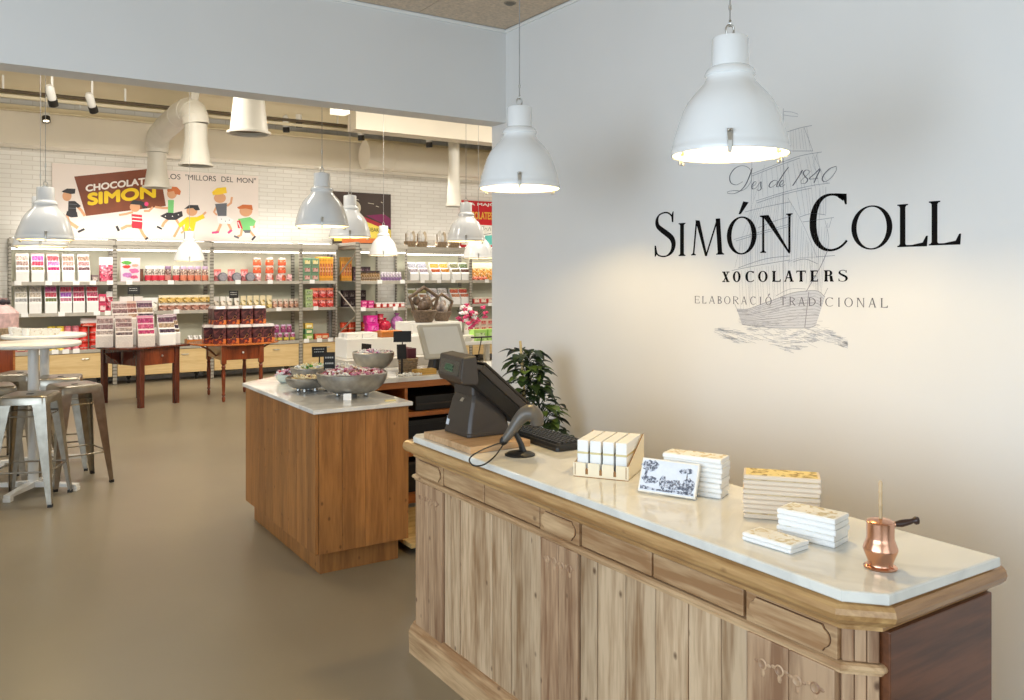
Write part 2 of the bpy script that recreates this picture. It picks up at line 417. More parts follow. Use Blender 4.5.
for y0, y1 in ((1.135, 1.38), (2.05, 2.25), (2.93, 3.16)):
    p = MB()
    n = 2 if y1 - y0 > .1 else 1
    for i in range(n):
        a = y0 + (y1 - y0) * i / n; p.box(1.589, 1.613, a + .0008, a + (y1 - y0) / n - .0008, .128, .735)
    pil = p.build('pilaster', M_pinebr, ct, .003)
    if y1 - y0 > .1:
        for i in range(4):
            cv = MB()
            yc = y0 + (y1 - y0) * (.2 + .2 * i); zc = .665 - .004 * (i % 2)
            cv.lathe([(.013, 0), (.0135, .0012), (.010, .0032), (.006, .0012), (0, .0008)], 16, T(1.589, yc, zc + .012) @ Matrix.Rotation(R(-90), 4, 'Y'))
            cv.lathe([(.0, .0), (.0045, .002), (.0065, .010), (.0045, .022), (0, .030)], 10, T(1.5895, yc, zc - .0185) @ Matrix.Diagonal((.35, 1, 1, 1)))
            for s_ in (-1, 1): cv.ball((1.5895, yc + s_ * .017, zc + .014), (.002, .009, .005), 8)
            cv.build('carved_drop', M_pinebr, pil)
    q = MB(); q.box(1.592, 1.613, y0 - .004, y1 + (.004 if y1 < 3 else 0), .7585, .831)
    fb = q.build('frieze_block', M_pineY, ct, .002)
    q = MB(); q.prism(cartouche(y0 + .012, y1 - .01, .768, .825), 1.5865, 1.5935, MYZ)
    q.build('cartouche', M_pineY, ct, .0015)
    # the dark scribed line around the raised shape
    q = MB(); poly = cartouche(y0 + .0105, y1 - .0085, .7665, .8265)
    q.prism(poly, 1.5905, 1.593, MYZ); q.build('scribe_line', mat('scribe_dark', (84, 56, 34), .8), fb)
for y0, y1 in ((1.395, 1.715), (1.722, 2.035), (2.262, 2.61), (2.616, 2.922)):
    MB().box(1.594, 1.613, y0, y1, .762, .829).build('frieze_panel', M_pineY, ct, .003)
# chamfered corner posts
for (ax, ay), (bx, by) in (((1.60, 1.125), (1.655, 1.07)), ((1.615, 3.19), (1.60, 3.178))):
    d = Vector((bx - ax, by - ay)); L_ = d.length; a = math.atan2(d.y, d.x); M_ = T(ax, ay, 0) @ rotz(a)
    q = MB()
    nn = 3 if L_ > .05 else 1
    for i in range(nn): q.box(L_ * i / nn + .0006, L_ * (i + 1) / nn - .0006, -.003 if i != 1 else -.0005, .012, .128, .735, M_).box(L_ * i / nn + .0006, L_ * (i + 1) / nn - .0006, -.003 if i != 1 else -.0005, .012, .7585, .831, M_)
    q.build('corner_post', M_pinebr, ct, .003)
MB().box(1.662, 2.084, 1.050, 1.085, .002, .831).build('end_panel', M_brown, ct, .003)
# marble slab
MO = [(1.557, 1.095), (1.62, 1.025), (2.058, 1.018), (2.058, 3.16), (1.59, 3.16), (1.557, 3.118)]
tag(MB().sweep(MO, [(-.012, .9045), (-.002, .9055), (0, .908), (0, .926), (-.002, .929), (-.006, .93)]).build('countertop', M_marble),
    'white polished marble slab with clipped corners on the pine counter', 'countertop')
ZT = .93

# ---------------------------------------------------------------- chocolate bars
def print_mat(name, paper, ink, scale=30, th=.52):
    m, t, b = nt(name); N = t.nodes; L = t.links
    tc = N.new('ShaderNodeTexCoord'); n = N.new('ShaderNodeTexNoise'); n.inputs['Scale'].default_value = scale; n.inputs['Detail'].default_value = 5; n.inputs['Distortion'].default_value = 1.2
    L.new(tc.outputs['Object'], n.inputs['Vector'])
    r = N.new('ShaderNodeValToRGB'); r.color_ramp.interpolation = 'LINEAR'; e = r.color_ramp.elements
    e[0].position = th; e[0].color = lin(paper); e[1].position = th + .12; e[1].color = lin(ink)
    L.new(n.outputs[0], r.inputs[0]); L.new(r.outputs[0], b.inputs['Base Color']); b.inputs['Roughness'].default_value = .5
    return m
M_etchw = print_mat('engraved_white_paper', (240, 238, 230), (206, 190, 150), 40)
M_etchy = print_mat('engraved_yellow_paper', (236, 214, 140), (170, 140, 66), 40)
M_creamp = mat('cream_wrapper', (240, 236, 226), .45, var=.02)
M_barw = mat('white_wrapper', (242, 241, 238), .45, var=.015)
M_barb = mat('buff_wrapper', (226, 208, 186), .5, var=.03)
def bar_proto(key, l, w, h, m_side, m_top):
    def fn():
        r = thing('chocolate_bar')
        b = MB(); fl = h * .22
        # wrapped bar: a body with folded, slightly pinched ends
        secs = []
        for x, k in ((-l/2, .9), (-l/2 + .004, 1), (l/2 - .004, 1), (l/2, .9)):
            hw = w/2 * (1 if k == 1 else .985); z0 = h * (1 - k) / 2; z1 = h - z0
            secs.append([(x, -hw, z0 + fl), (x, -hw + .003, z0), (x, hw - .003, z0), (x, hw, z0 + fl), (x, hw, z1 - fl), (x, hw - .003, z1), (x, -hw + .003, z1), (x, -hw, z1 - fl)])
        b.loft(secs, 0, False)
        b.build('wrapper', m_side, r)
        MB().box(-l/2 + .006, l/2 - .006, -w/2 + .005, w/2 - .005, h, h + .0006).build('printed_label', m_top, r)
        return r
    return proto(key, fn)
def stack(key, n, cx, cy, ang, l, w, h, ms, mt, desc, grp, jit=.0025):
    rr = random.Random(hash(key) % 99 if False else len(key) * 7 + n)
    for i in range(n):
        o = bar_proto(key, l, w, h, ms, mt)
        o.location = (cx + rr.uniform(-jit, jit), cy + rr.uniform(-jit, jit), ZT + .0005 + i * (h + .0007)); o.rotation_euler = (0, 0, ang + rr.uniform(-.015, .015))
        pos = 'topmost' if i == n - 1 else ('bottom' if i == 0 else ORD[i] + ' from bottom')
        tag(o, desc % pos, 'chocolate bar', grp)
stack('wbar', 8, 1.882, 1.833, R(-66), .185, .078, .0142, M_barw, M_etchw, '%s white wrapped bar in the stack behind the leaning engraved box', 'white bars stacked behind the engraved box')
stack('bbar', 9, 1.893, 1.522, R(-50), .20, .09, .0126, M_barb, M_etchy, '%s buff wrapped bar in the tall yellow-topped stack', 'buff bars in the tall stack')
stack('sbar', 5, 1.803, 1.352, R(-78), .150, .085, .0136, M_barw, M_etchw, '%s white bar in the low stack beside the copper pot', 'white bars stacked near the copper pot')
stack('fbar', 2, 1.684, 1.374, R(-85), .140, .075, .0100, M_barw, M_etchw, '%s white bar of the pair lying at the marble front edge', 'pair of bars at the marble edge')

# leaning engraved box
def engraving_mat():
    m, t, b = nt('blue_grey_engraving'); N = t.nodes; L = t.links
    tc = N.new('ShaderNodeTexCoord'); n = N.new('ShaderNodeTexNoise'); n.inputs['Scale'].default_value = 150; n.inputs['Detail'].default_value = 3
    L.new(tc.outputs['Object'], n.inputs['Vector'])
    r = N.new('ShaderNodeValToRGB'); e = r.color_ramp.elements; e[0].position = .44; e[0].color = lin((84, 90, 106)); e[1].position = .60; e[1].color = lin((206, 212, 226))
    L.new(n.outputs[0], r.inputs[0]); L.new(r.outputs[0], b.inputs['Base Color']); b.inputs['Roughness'].default_value = .6
    return m
M_eng = engraving_mat(); M_engl = mat('pale_blue_paper', (224, 230, 240), .5, var=.04, scale=60)
eb = thing('engraved_box', 'white chocolate box with grey landscape engraving leaning against white bars', 'chocolate box', (1.768, 1.847, ZT + .0065), R(-66))
tilt = Matrix.Rotation(R(-24), 4, 'X')
MB().box(-.092, .092, 0, .012, 0, .104, tilt).build('box_body', M_creamp, eb, .0015)
q = MB(); q.box(-.087, .087, -.0006, 0, .005, .099, tilt); q.build('picture', M_engl, eb)
def eng(poly, name):
    q = MB(); q.prism(poly, 0, .0004, tilt @ T(0, -.0011, 0) @ Matrix.Rotation(R(90), 4, 'X'), 0); q.build(name, M_eng, eb)
def blob(cx, cz, rx, rz, seed, n=18):
    q = random.Random(seed); return [(cx + rx * cos(2*pi*k/n) * q.uniform(.72, 1.1), cz + rz * sin(2*pi*k/n) * q.uniform(.72, 1.1)) for k in range(n)]
eng(blob(-.062, .081, .030, .020, 1), 'engraved_tree'); eng([(-.078, .05), (-.07, .046), (-.068, .075), (-.074, .076)], 'engraved_tree')
eng(blob(-.058, .038, .028, .013, 2), 'engraved_cattle'); eng(blob(-.015, .036, .012, .022, 3), 'engraved_figure')
eng(blob(.020, .032, .032, .018, 4), 'engraved_cattle'); eng(blob(.064, .034, .022, .026, 5), 'engraved_bush')
eng([(.057, .03), (.061, .03), (.06, .075), (.057, .075)], 'engraved_palm'); eng(blob(.044, .076, .012, .008, 6), 'engraved_palm'); eng(blob(.063, .079, .014, .009, 7), 'engraved_palm')
eng([(-.085, .008), (.085, .008), (.085, .014), (.03, .017), (-.03, .013), (-.085, .02)], 'engraved_ground')

# slotted holder with four narrow packs
hd = thing('pack_holder', 'pale laser-cut holder with brown edges and slots holding four white packs', 'display holder', (1.838, 2.190, ZT), R(-56.3))
M_ply = mat('pale_ply', (240, 226, 196), .45, var=.02); M_cut = mat('scorched_edge', (150, 104, 52), .6, var=.1)
W2, D2 = .092, .105
q = MB(); q.box(-W2, W2, -D2, D2, .001, .004); q.build('tray_floor', M_ply, hd)
for s_ in (-1, 1):
    x0 = s_ * W2; q = MB()
    pr = [(-D2, .001), (D2, .001), (D2, .118), (D2 - .01, .118), (-D2 + .012, .048), (-D2, .048)]
    q.prism(pr, x0 - (.003 if s_ > 0 else 0), x0 + (0 if s_ > 0 else .003), MYZ, 0, 1); q.build('side_panel', [M_ply, M_cut], hd)
q = MB(); q.box(-W2 + .003, W2 - .003, D2 - .003, D2, .004, .115); q.build('back_panel', M_ply, hd)
fx = MB(); x = -W2
segs = [(-W2 - .002, -W2 + .040), (-W2 + .048, -.004), (.004, W2 - .048), (W2 - .040, W2 + .002)]
for a, b_ in segs: fx.box(a, b_, -D2 - .004, -D2 - .001, .012, .047)
fx.box(-W2 - .002, W2 + .002, -D2 - .004, -D2 - .001, .001, .012)
fx.build('front_panel', M_ply, hd)
ed = MB()
for x in (-W2 + .044, 0, W2 - .044): ed.box(x - .0045, x + .0045, -D2 - .0048, -D2 - .0008, .010, .026).box(x - .0015, x + .0015, -D2 - .0049, -D2 - .0007, .026, .03)
for x in (-W2 + .004, W2 - .006): ed.box(x - .0012, x + .0012, -D2 - .0046, -D2 - .001, .006, .044)
ed.box(-W2 - .002, W2 + .002, -D2 - .0047, -D2 - .0009, .0, .0022)
ed.build('slot_edge', M_cut, hd)
def pack():
    r = thing('narrow_pack'); 
    MB().box(-.0185, .0185, -.092, .092, 0, .115).build('sleeve', M_barw, r, .0015)
    MB().box(-.0188, .0188, -.0924, .0924, .070, .077).build('gold_band', mat('gold_band', (206, 190, 140), .4, .3, var=.04), r)
    return r
for i in range(4):
    o = proto('pack', pack); l = Vector((-.066 + .044 * i, -.004, .0045))
    o.location = hd.location + rotz(R(-56.3)) @ l; o.rotation_euler = (0, 0, R(-56.3))
    tag(o, '%s of four upright white packs in the slotted holder, counting from the till' % ORD[i], 'chocolate pack', 'white packs in the slotted holder')

# copper chocolate pot
pp = at_z(880.5, 567.5, ZT)
pot = thing('chocolate_pot', 'small polished copper chocolate pot with dark turned wooden handle on marble', 'pot', pp)
MB().lathe([(0, .0005), (.036, .0005), (.0365, .003), (.034, .0055), (.027, .007), (.0262, .010), (.0285, .018), (.0345, .033), (.0374, .041), (.0378, .044), (.0372, .047), (.0325, .060), (.0302, .066), (.0298, .070), (.0300, .098), (.0305, .104), (.0285, .106), (.027, .104), (.026, .096), (0, .09)], 40).build('pot_body', M_copper, pot)
MB().lathe([(.0275, .104), (.0290, .107), (.022, .1105), (.009, .112), (0, .1125)], 40).build('lid', M_copper, pot)
ha = Vector((CT, -ST, 0)); hp = [Vector((0, 0, .099)) + ha * u + Vector((0, 0, z)) for u, z in ((.028, 0), (.036, .0005), (.048, .002), (.060, .0045), (.068, .006), (.074, .008), (.080, .0085), (.086, .0085), (.088, .0085))]
MB().tube(hp, [.004, .0065, .0085, .0075, .0065, .0055, .0095, .0085, .004], 14).build('handle', mat('dark_turned_wood', (58, 34, 24), .3, var=.2), pot)
MB().tube([Vector((0, 0, .099)) + ha * .026, Vector((0, 0, .099)) + ha * .032], .0075, 14).build('handle_ferrule', M_copper, pot)
for k in range(3):
    a = R(150 + 120 * k); MB().ball((.031 * cos(a), .031 * sin(a), .0045), (.007, .007, .004), 10).build('foot', M_copper, pot)
st = thing('stirring_stick', 'pale turned wooden stirring stick standing up through the copper pot lid', 'stirring stick', (pp.x, pp.y, ZT + .1128))
MB().lathe([(.0042, 0), (.0042, .028), (.0048, .029), (.0048, .031), (.0042, .032), (.0042, .058), (.0048, .059), (.0048, .061), (.0042, .062), (.0042, .074), (.0046, .080), (.003, .086), (0, .087)], 14).build('shaft', M_stick, st)

# ---------------------------------------------------------------- till, block, keyboard, scanner
tag(MB().box(1.577, 1.850, 2.685, 3.06, ZT + .0005, ZT + .026).build('wooden_block', M_block, None, .002), 'flat beech board under the black till on the marble', 'board')
ZP = ZT + .0265
po = thing('till_terminal', 'bulky charcoal till with tilted screen and customer display on beech board', 'till', (1.755, 2.935, ZP))
def rect(x0, x1, y0, y1, z, c=.012):
    return [(x0 + c, y0, z), (x1 - c, y0, z), (x1, y0 + c, z), (x1, y1 - c, z), (x1 - c, y1, z), (x0 + c, y1, z), (x0, y1 - c, z), (x0, y0 + c, z)]
MB().loft([rect(-.10, .105, -.105, .105, 0), rect(-.10, .105, -.105, .105, .012), rect(-.097, .10, -.102, .102, .016), rect(-.09, .09, -.097, .097, .06), rect(-.072, .06, -.088, .088, .135), rect(-.062, .05, -.08, .08, .165)], 0, False).build('base_housing', M_char, po, .004)
MB().loft([rect(-.066, .055, -.078, .078, .16, .008), rect(-.066, .065, -.078, .078, .225, .008)], 0, False).build('neck', M_char, po, .004)
ribs = MB()
for i in range(11):
    y = -.062 + i * .0105
    ribs.loft([[(-.0945, y, .03), (-.0945, y + .004, .03), (-.085, y + .004, .03), (-.085, y, .03)], [(-.0755, y, .115), (-.0755, y + .004, .115), (-.066, y + .004, .115), (-.066, y, .115)]], 0, False)
ribs.build('vent_rib', M_black, po)
q = MB(); q.loft([[(-.0965, .066, .03), (-.0965, .088, .03), (-.09, .088, .03), (-.09, .066, .03)], [(-.0885, .063, .064), (-.0885, .085, .064), (-.08, .085, .064), (-.08, .063, .064)]], 0, False); q.build('sticker', mat('sticker_pale', (206, 214, 222), .4), po)
q = MB(); q.loft([[(-.0735, -.01, .132), (-.0735, .014, .132), (-.06, .014, .132), (-.06, -.01, .132)], [(-.0705, -.018, .147), (-.0705, .0, .147), (-.06, 0, .147), (-.06, -.018, .147)]], 0, False); q.build('emblem', M_chrome, po)
# screen slab tilted towards the staff side
SM = T(-.045, 0, .302) @ Matrix.Rotation(R(40), 4, 'Y')        # local +x runs down the slope towards the staff
MB().loft([[(0, -.14, -.01), (.34, -.14, -.01), (.34, .14, -.01), (0, .14, -.01)], [(0, -.145, 0), (.345, -.145, 0), (.345, .145, 0), (0, .145, 0)]], 0, False, True, SM).box(.004, .34, -.143, .143, -.042, -.012, SM).build('screen_housing', M_char, po, .004)
MB().loft([[(.02, -.12, -.095), (.30, -.12, -.095), (.30, .12, -.095), (.02, .12, -.095)], [(.004, -.138, -.0425), (.335, -.138, -.0425), (.335, .138, -.0425), (.004, .138, -.0425)]], 0, False, True, SM).build('screen_back', M_black, po, .005)
MB().box(.025, .32, -.125, .125, .0005, .002, SM).build('screen', mat('till_screen', (40, 48, 60), .1, var=0), po)
DM = T(-.142, -.035, .225) @ rotz(R(-8)) @ Matrix.Rotation(R(-6), 4, 'Y')
MB().loft([[(0, -.125, -.005), (.065, -.125, -.015), (.065, .125, -.015), (0, .125, -.005)], [(-.006, -.125, .02), (.07, -.125, .0), (.07, .125, .0), (-.006, .125, .02)], [(.012, -.125, .098), (.07, -.125, .10), (.07, .125, .10), (.012, .125, .098)]], 0, False, True, DM).build('customer_display', M_char, po, .006)
dq = MB(); dq.loft([[(-.0058, -.10, .028), (-.0058, .10, .028), (-.003, .10, .028), (-.003, -.10, .028)], [(.0082, -.10, .082), (.0082, .10, .082), (.011, .10, .082), (.011, -.10, .082)]], 0, False, True, DM); cd = dq.build('display_window', mat('smoked_window', (34, 38, 32), .2), po)
dg = MB()
for i, y in enumerate((.05, .03, .015, -.002, -.018, -.034)):
    for z in ((.046,) if i == 0 else (.040, .052, .064)): dg.box(-.006 + (z - .028) * .259 + .0035 - .005, -.006 + (z - .028) * .259 + .0035, y - .006, y + .006, z - .002, z + .002, DM)
    if i: dg.box(-.006 + .0035 - .002, -.002 + .0045, y + .004, y + .006, .042, .062, DM)
dg.build('display_segment', mat('dim_green', (92, 112, 84), .4, var=0, emit=(110, 150, 100), es=.04), cd)
MB().tube([DM @ Vector((.066, 0, .04)), Vector((-.03, -.02, .27)), Vector((0, -.01, .25))], .018, 10).build('display_arm', M_char, po)

kb = thing('keyboard', 'long black keyboard lying behind the barcode scanner on the marble', 'keyboard', (1.955, 2.74, ZT), R(-3))
MB().loft([rect(-.075, .075, -.21, .21, .001, .01), rect(-.075, .075, -.21, .21, .014, .01), rect(-.07, .07, -.205, .205, .024, .01)], 0, False).build('keyboard_case', M_black, kb, .002)
ks = MB()
for r_ in range(6):
    for c_ in range(18):
        x = -.060 + r_ * .0205; y = -.195 + c_ * .0218
        ks.loft([[(x, y, .024), (x + .0185, y, .024), (x + .0185, y + .0195, .024), (x, y + .0195, .024)], [(x + .003, y + .003, .032), (x + .0155, y + .003, .032), (x + .0155, y + .0165, .032), (x + .003, y + .0165, .032)]], 0, False)
ks.build('keys', mat('key_black', (38, 36, 34), .4), kb)

sp_ = at_z(520, 455, ZT)
RV = Vector((CT, -ST, 0)); UP = Vector((0, 0, 1))
bs = thing('barcode_scanner', 'grey and black handheld barcode scanner resting in its round stand', 'barcode scanner', sp_)
hpts = smooth_path([RV * u + UP * z for u, z in ((-.062, .050), (-.048, .068), (-.025, .098), (-.004, .130), (.018, .152), (.042, .156), (.060, .140), (.064, .112))], 4)
hr = [.0145 + .0012 * i if i < 12 else .0285 + .0014 * (i - 12) if i < 20 else .0395 - .0016 * (i - 20) for i in range(len(hpts))]
MB().tube(hpts, hr, 16, flat=.85).build('scanner_body', mat('scanner_grey', (92, 86, 78), .35, var=.05), bs)
MB().tube([hpts[-1] - UP * .0, hpts[-1] + Vector((0, 0, -.006)) + RV * .001], [hr[-1] * .8, hr[-1] * .7], 16).build('scan_window', M_black, bs)
MB().tube([RV * -.070 + UP * .040, RV * -.062 + UP * .050, RV * -.055 + UP * .060], [.009, .0155, .016], 12).build('handle_end', M_black, bs)
MB().lathe([(.056, .0005), (.057, .004), (.046, .010), (.022, .016), (0, .018)], 32).build('stand_base', M_black, bs)
MB().tube([RV * .012 + UP * .012, RV * .004 + UP * .04, RV * -.012 + UP * .072, RV * -.022 + UP * .088], [.017, .015, .013, .014], 10, flat=.6).build('stand_neck', M_black, bs)
cb_ = [sp_ + RV * -.066 + UP * .044, at_z(497, 444, .982), at_z(484, 449, .975), at_z(473, 455, .962), at_z(469.3, 460.5, .945), at_z(474, 465.6, .937), at_z(484, 464.5, .937), at_z(494, 457, .940), at_z(501, 448, .952), sp_ + RV * -.063 + UP * .040]
MB().tube([p - sp_ for p in smooth_path(cb_, 6)], .0028, 8).build('cable', M_black, bs)
# ================================================================ ISLAND
ZI = .893
IO = [(1.54, 4.222), (2.078, 4.222), (2.078, 5.75), (1.82, 5.75), (1.54, 5.515)]
isl = thing('display_island', 'honey oak display island with recessed toe kick under pale grey marble', 'island')
MB().sweep(IO, [(-.01, .128), (-.01, .868)]).build('carcass', M_island, isl)
kp = [(x, y) for x, y in ((1.586, 4.285), (2.045, 4.285), (2.045, 5.69), (1.84, 5.69), (1.586, 5.49))]
MB().sweep(kp, [(0, 0), (0, .127)]).build('toe_kick', M_island, isl, .002)
q = MB(); n = 9
for i in range(n):
    a = 4.222 + (5.515 - 4.222) * i / n; b_ = 4.222 + (5.515 - 4.222) * (i + 1) / n; q.box(1.537, 1.555, a + .0006, b_ - .0006, .126, .868)
q.build('side_panel', M_island, isl, .001)
q = MB(); n = 4
for i in range(n):
    a = 1.557 + (2.078 - 1.557) * i / n; b_ = 1.557 + (2.078 - 1.557) * (i + 1) / n; q.box(a + .0006, b_ - .0006, 4.219, 4.235, .126, .868)
q.build('front_panel', M_island, isl, .001)
IM = [(1.52, 4.20), (2.095, 4.20), (2.095, 5.78), (1.81, 5.78), (1.52, 5.53)]
tag(MB().sweep(IM, [(-.008, .8685), (0, .872), (0, .889), (-.003, .893)]).build('countertop', M_marble2), 'pale grey marble slab topping the oak island with bowls of sweets', 'countertop')

# ---------------------------------------------------------------- bowls and sweets
def bowl(name, label, loc, r, h, m, feet=True, thick=.006, rr=.45):
    b = thing(name, label, 'bowl', loc)
    pr = []; fz = .022 if feet else 0
    for i in range(9):
        a = pi/2 * i / 8; pr.append((r * (rr + (1 - rr) * sin(a)) if i else r * rr * .8, fz + h * (1 - cos(a))**.9 if i else fz))
    inner = [(max(x - thick, 0), z + thick) for x, z in reversed(pr)]
    MB().lathe([(0, fz)] + pr + [(pr[-1][0] - thick * .5, pr[-1][1] + .003)] + inner + [(0, fz + thick)], 40).build('shell', m, b)
    if feet:
        for k in range(4):
            a = R(45 + 90 * k + 12); MB().lathe([(.010, 0), (.014, .006), (.012, .03)], 10, T(r * rr * .9 * cos(a), r * rr * .9 * sin(a), 0)).build('foot', m, b)
    return b
def candy(key, c, c2):
    def fn():
        o = MB(); o.ball((0, 0, 0), (.013, .0085, .0085), 10)
        for s_ in (-1, 1):
            n = 8; o.loft([[(s_ * .011, .003 * cos(2*pi*k/n), .003 * sin(2*pi*k/n)) for k in range(n)], [(s_ * .021, .0085 * cos(2*pi*k/n) * (1 if k % 2 else .6), .0085 * sin(2*pi*k/n) * (1 if k % 2 else .6)) for k in range(n)]], 1, False)
        return o.build('wrapped_sweet', [mat('sweet_' + key, c, .3, var=.25, scale=120), mat('twist_' + key, c2, .35, var=.1)])
    return proto('candy' + key, fn)
SW = dict(red=((150, 36, 56), (206, 150, 156)), pink=((196, 120, 150), (222, 186, 200)), white=((240, 234, 226), (250, 246, 240)), brown=((110, 60, 40), (220, 190, 160)),
          cream=((228, 208, 160), (240, 226, 190)), green=((90, 150, 70), (226, 236, 214)), yellow=((226, 196, 90), (240, 226, 170)), purple=((140, 70, 130), (226, 206, 226)))
NICE = dict(red='red', pink='pink', white='white', brown='brown', cream='cream', green='green', yellow='yellow', purple='purple')
def heap(cx, cy, z0, r, rise, n, cols, where, seed):
    q = random.Random(seed)
    for i in range(n):
        u = (i + .5) / n; rad = r * math.sqrt(u) * .96; a = i * 2.39996 + q.uniform(-.2, .2)
        c = q.choice(cols); o = candy(c, *SW[c])
        o.location = (cx + rad * cos(a), cy + rad * sin(a), z0 + rise * (1 - u) + q.uniform(-.003, .006))
        o.rotation_euler = (q.uniform(-.5, .5), q.uniform(-.5, .5), q.uniform(0, 6.28)); s_ = q.uniform(.95, 1.2); o.scale = (s_, s_, s_)
        tag(o, '%s twist-wrapped sweet heaped in %s' % (c, where), 'sweet', '%s sweets in %s' % (c, where))
def filling(parent, r, z, m, name='filling'): return MB().lathe([(0, z), (r, z), (r * .8, z + .012), (r * .4, z + .02), (0, z + .022)], 28).build(name, m, parent)
M_sweetbase = mat('sweet_fill', (196, 150, 150), .5, var=.5, scale=60)
b1 = at_z(352, 396, ZI); bowl('sweet_bowl', 'largest hammered grey bowl heaped with red and white sweets at island corner', b1, .205, .115, M_zinc)
heap(b1.x, b1.y, ZI + .128, .185, .028, 95, ['red', 'pink', 'white', 'pink', 'red', 'white', 'brown'], 'the largest grey bowl', 1)
tag(MB().lathe([(0, ZI + .06), (.17, ZI + .085), (.186, ZI + .118), (.12, ZI + .128), (0, ZI + .14)], 28, T(b1.x, b1.y, 0)).build('sweet_heap', M_sweetbase), 'mass of wrapped sweets below the top layer in the largest bowl', 'sweets', None, 'stuff')
b2 = at_z(307, 391.5, ZI); bb = bowl('sweet_bowl', 'low grey footed bowl of cream pieces left of the largest bowl', b2, .128, .062, M_zinc)
filling(bb, .108, .06, mat('cream_pieces', (226, 206, 160), .6, var=.3, scale=70))
heap(b2.x, b2.y, ZI + .078, .10, .012, 26, ['cream', 'cream', 'brown'], 'the low cream bowl', 2)
b3 = at_z(312, 383.5, ZI); b3.y -= .02; bb = bowl('sweet_bowl', 'grey bowl of pale green and white sweets behind the cream bowl', b3, .145, .085, M_zinc)
filling(bb, .125, .085, mat('pale_pieces', (220, 216, 190), .6, var=.3, scale=70))
heap(b3.x, b3.y, ZI + .104, .12, .02, 34, ['white', 'cream', 'green', 'yellow', 'white'], 'the pale green bowl', 3)
M_bglass = mat('pale_glass', (206, 216, 206), .1, var=.05)
b4 = at_z(281, 380.5, ZI); b4.y -= .12; bb = bowl('sweet_bowl', 'small pale glass bowl of pink sweets at the far island end', b4, .07, .05, M_bglass, False)
filling(bb, .058, .04, M_sweetbase); heap(b4.x, b4.y, ZI + .058, .055, .02, 18, ['pink', 'white', 'red'], 'the small glass bowl', 4)
b5 = at_z(350, 376, ZI); b5 = Vector((2.005, 4.985, ZI)); bb = bowl('sweet_bowl', 'white footed bowl piled with black and white sweets behind the largest bowl', b5, .085, .07, M_white, True)
filling(bb, .075, .07, mat('white_pieces', (230, 226, 220), .6, var=.3, scale=70)); heap(b5.x, b5.y, ZI + .09, .09, .05, 40, ['white', 'white', 'white', 'purple'], 'the white footed bowl', 5)
# chalk signs between the bowls
def chalk(label, loc, rz, w, h, lean=12, pole=.0, lines=2):
    t = thing('chalk_sign', label, 'sign', loc, rz); Mt = T(0, 0, pole) @ Matrix.Rotation(R(-lean), 4, 'X')
    MB().box(-w/2, w/2, -.004, .004, 0, h, Mt).build('slate', M_slate, t, .001)
    q = MB(); rr = random.Random(int(w * 1000 + h * 777))
    for i in range(lines):
        z = h * (.72 - .26 * i); x = -w * .36
        while x < w * .30:
            l = rr.uniform(.06, .14) * w; q.box(x, x + l, -.0046, -.004, z, z + h * .07, Mt); x += l + w * .04
    q.build('chalk_mark', M_chalk, t)
    if pole:
        MB().box(-.004, .004, 0, .006, 0, pole + .02).build('stem', M_slate, t)
        MB().box(-.03, .03, -.025, .025, 0, .005).build('base', M_slate, t)
    return t
c1 = at_z(327, 384, ZI); chalk('tall black chalk sign standing behind the largest bowl', (1.862, 4.868, ZI), R(-20), .068, .135, 8, .10, 3)
chalk('wide black chalk sign with pale writing among the island bowls', (2.015, 5.45, ZI), R(-12), .10, .07, 8, .15, 2)
q = at_z(346, 399.5, ZI); t = thing('price_tent', 'small folded white price card in front of the largest bowl', 'price card', (q.x, q.y - .02, ZI), R(-25))
MB().prism([(-.016, 0), (.016, 0), (.002, .036), (-.002, .036)], -.022, .022, Matrix(((0, 0, 1, 0), (1, 0, 0, 0), (0, 1, 0, 0), (0, 0, 0, 1)))).build('card', M_paper, t)
q = at_z(395, 401, ZI); tag(MB().box(-.03, .03, -.018, .018, .0005, .0055).build('wrapped_wafer', mat('pale_gold', (232, 214, 150), .5), None, .001, (q.x - .02, q.y + .02, ZI), (0, 0, R(-15))), 'flat pale gold wafer lying at the island front edge', 'wafer')
tag(MB().loft([[(-.05, -.006, .003), (.05, -.01, .003), (.05, .01, .003), (-.05, .006, .003)], [(-.05, -.006, .012), (.05, -.03, .03), (.05, .03, .03), (-.05, .006, .012)]], 0, False).build('wooden_scoop', M_orange, None, .002, (2.035, 5.20, ZI), (0, 0, R(80))), 'small brown wooden scoop lying beside the chalk sign', 'scoop')

# ================================================================ BACK COUNTER
ZK = .93
bc = thing('back_counter', 'orange beech cash counter with open shelves behind the oak island', 'counter')
x0, x1, y0, y1 = 2.16, 3.60, 4.97, 5.50
MB().box(x0, x1, y1 - .02, y1, .09, ZK - .03).box(x0, x0 + .025, y0, y1 - .02, .0, ZK - .03).box(x1 - .025, x1, y0, y1 - .02, .0, ZK - .03).build('carcass', M_orange, bc, .001)
MB().box(x0 - .0, x1, y0 - .005, y1 - .02, ZK - .075, ZK - .031).build('top_rail', M_orange, bc, .002)
for z in (.66, .40, .09): MB().box(x0 + .026, x1 - .026, y0, y1 - .021, z, z + (.03 if z > .1 else .06)).build('shelf', M_orange, bc, .001)
for x in (2.42, 3.0): MB().box(x, x + .022, y0 + .001, y1 - .021, .692, ZK - .076).build('divider', M_orange, bc, .001)
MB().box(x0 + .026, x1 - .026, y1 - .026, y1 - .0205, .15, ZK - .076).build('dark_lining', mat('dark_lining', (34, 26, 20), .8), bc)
tag(MB().sweep([(2.14, 4.95), (3.62, 4.95), (3.62, 5.52), (2.14, 5.52)], [(0, ZK - .03), (0, ZK - .003), (-.003, ZK)]).build('countertop', M_marble2), 'white marble slab on the beech cash counter behind the till', 'countertop')
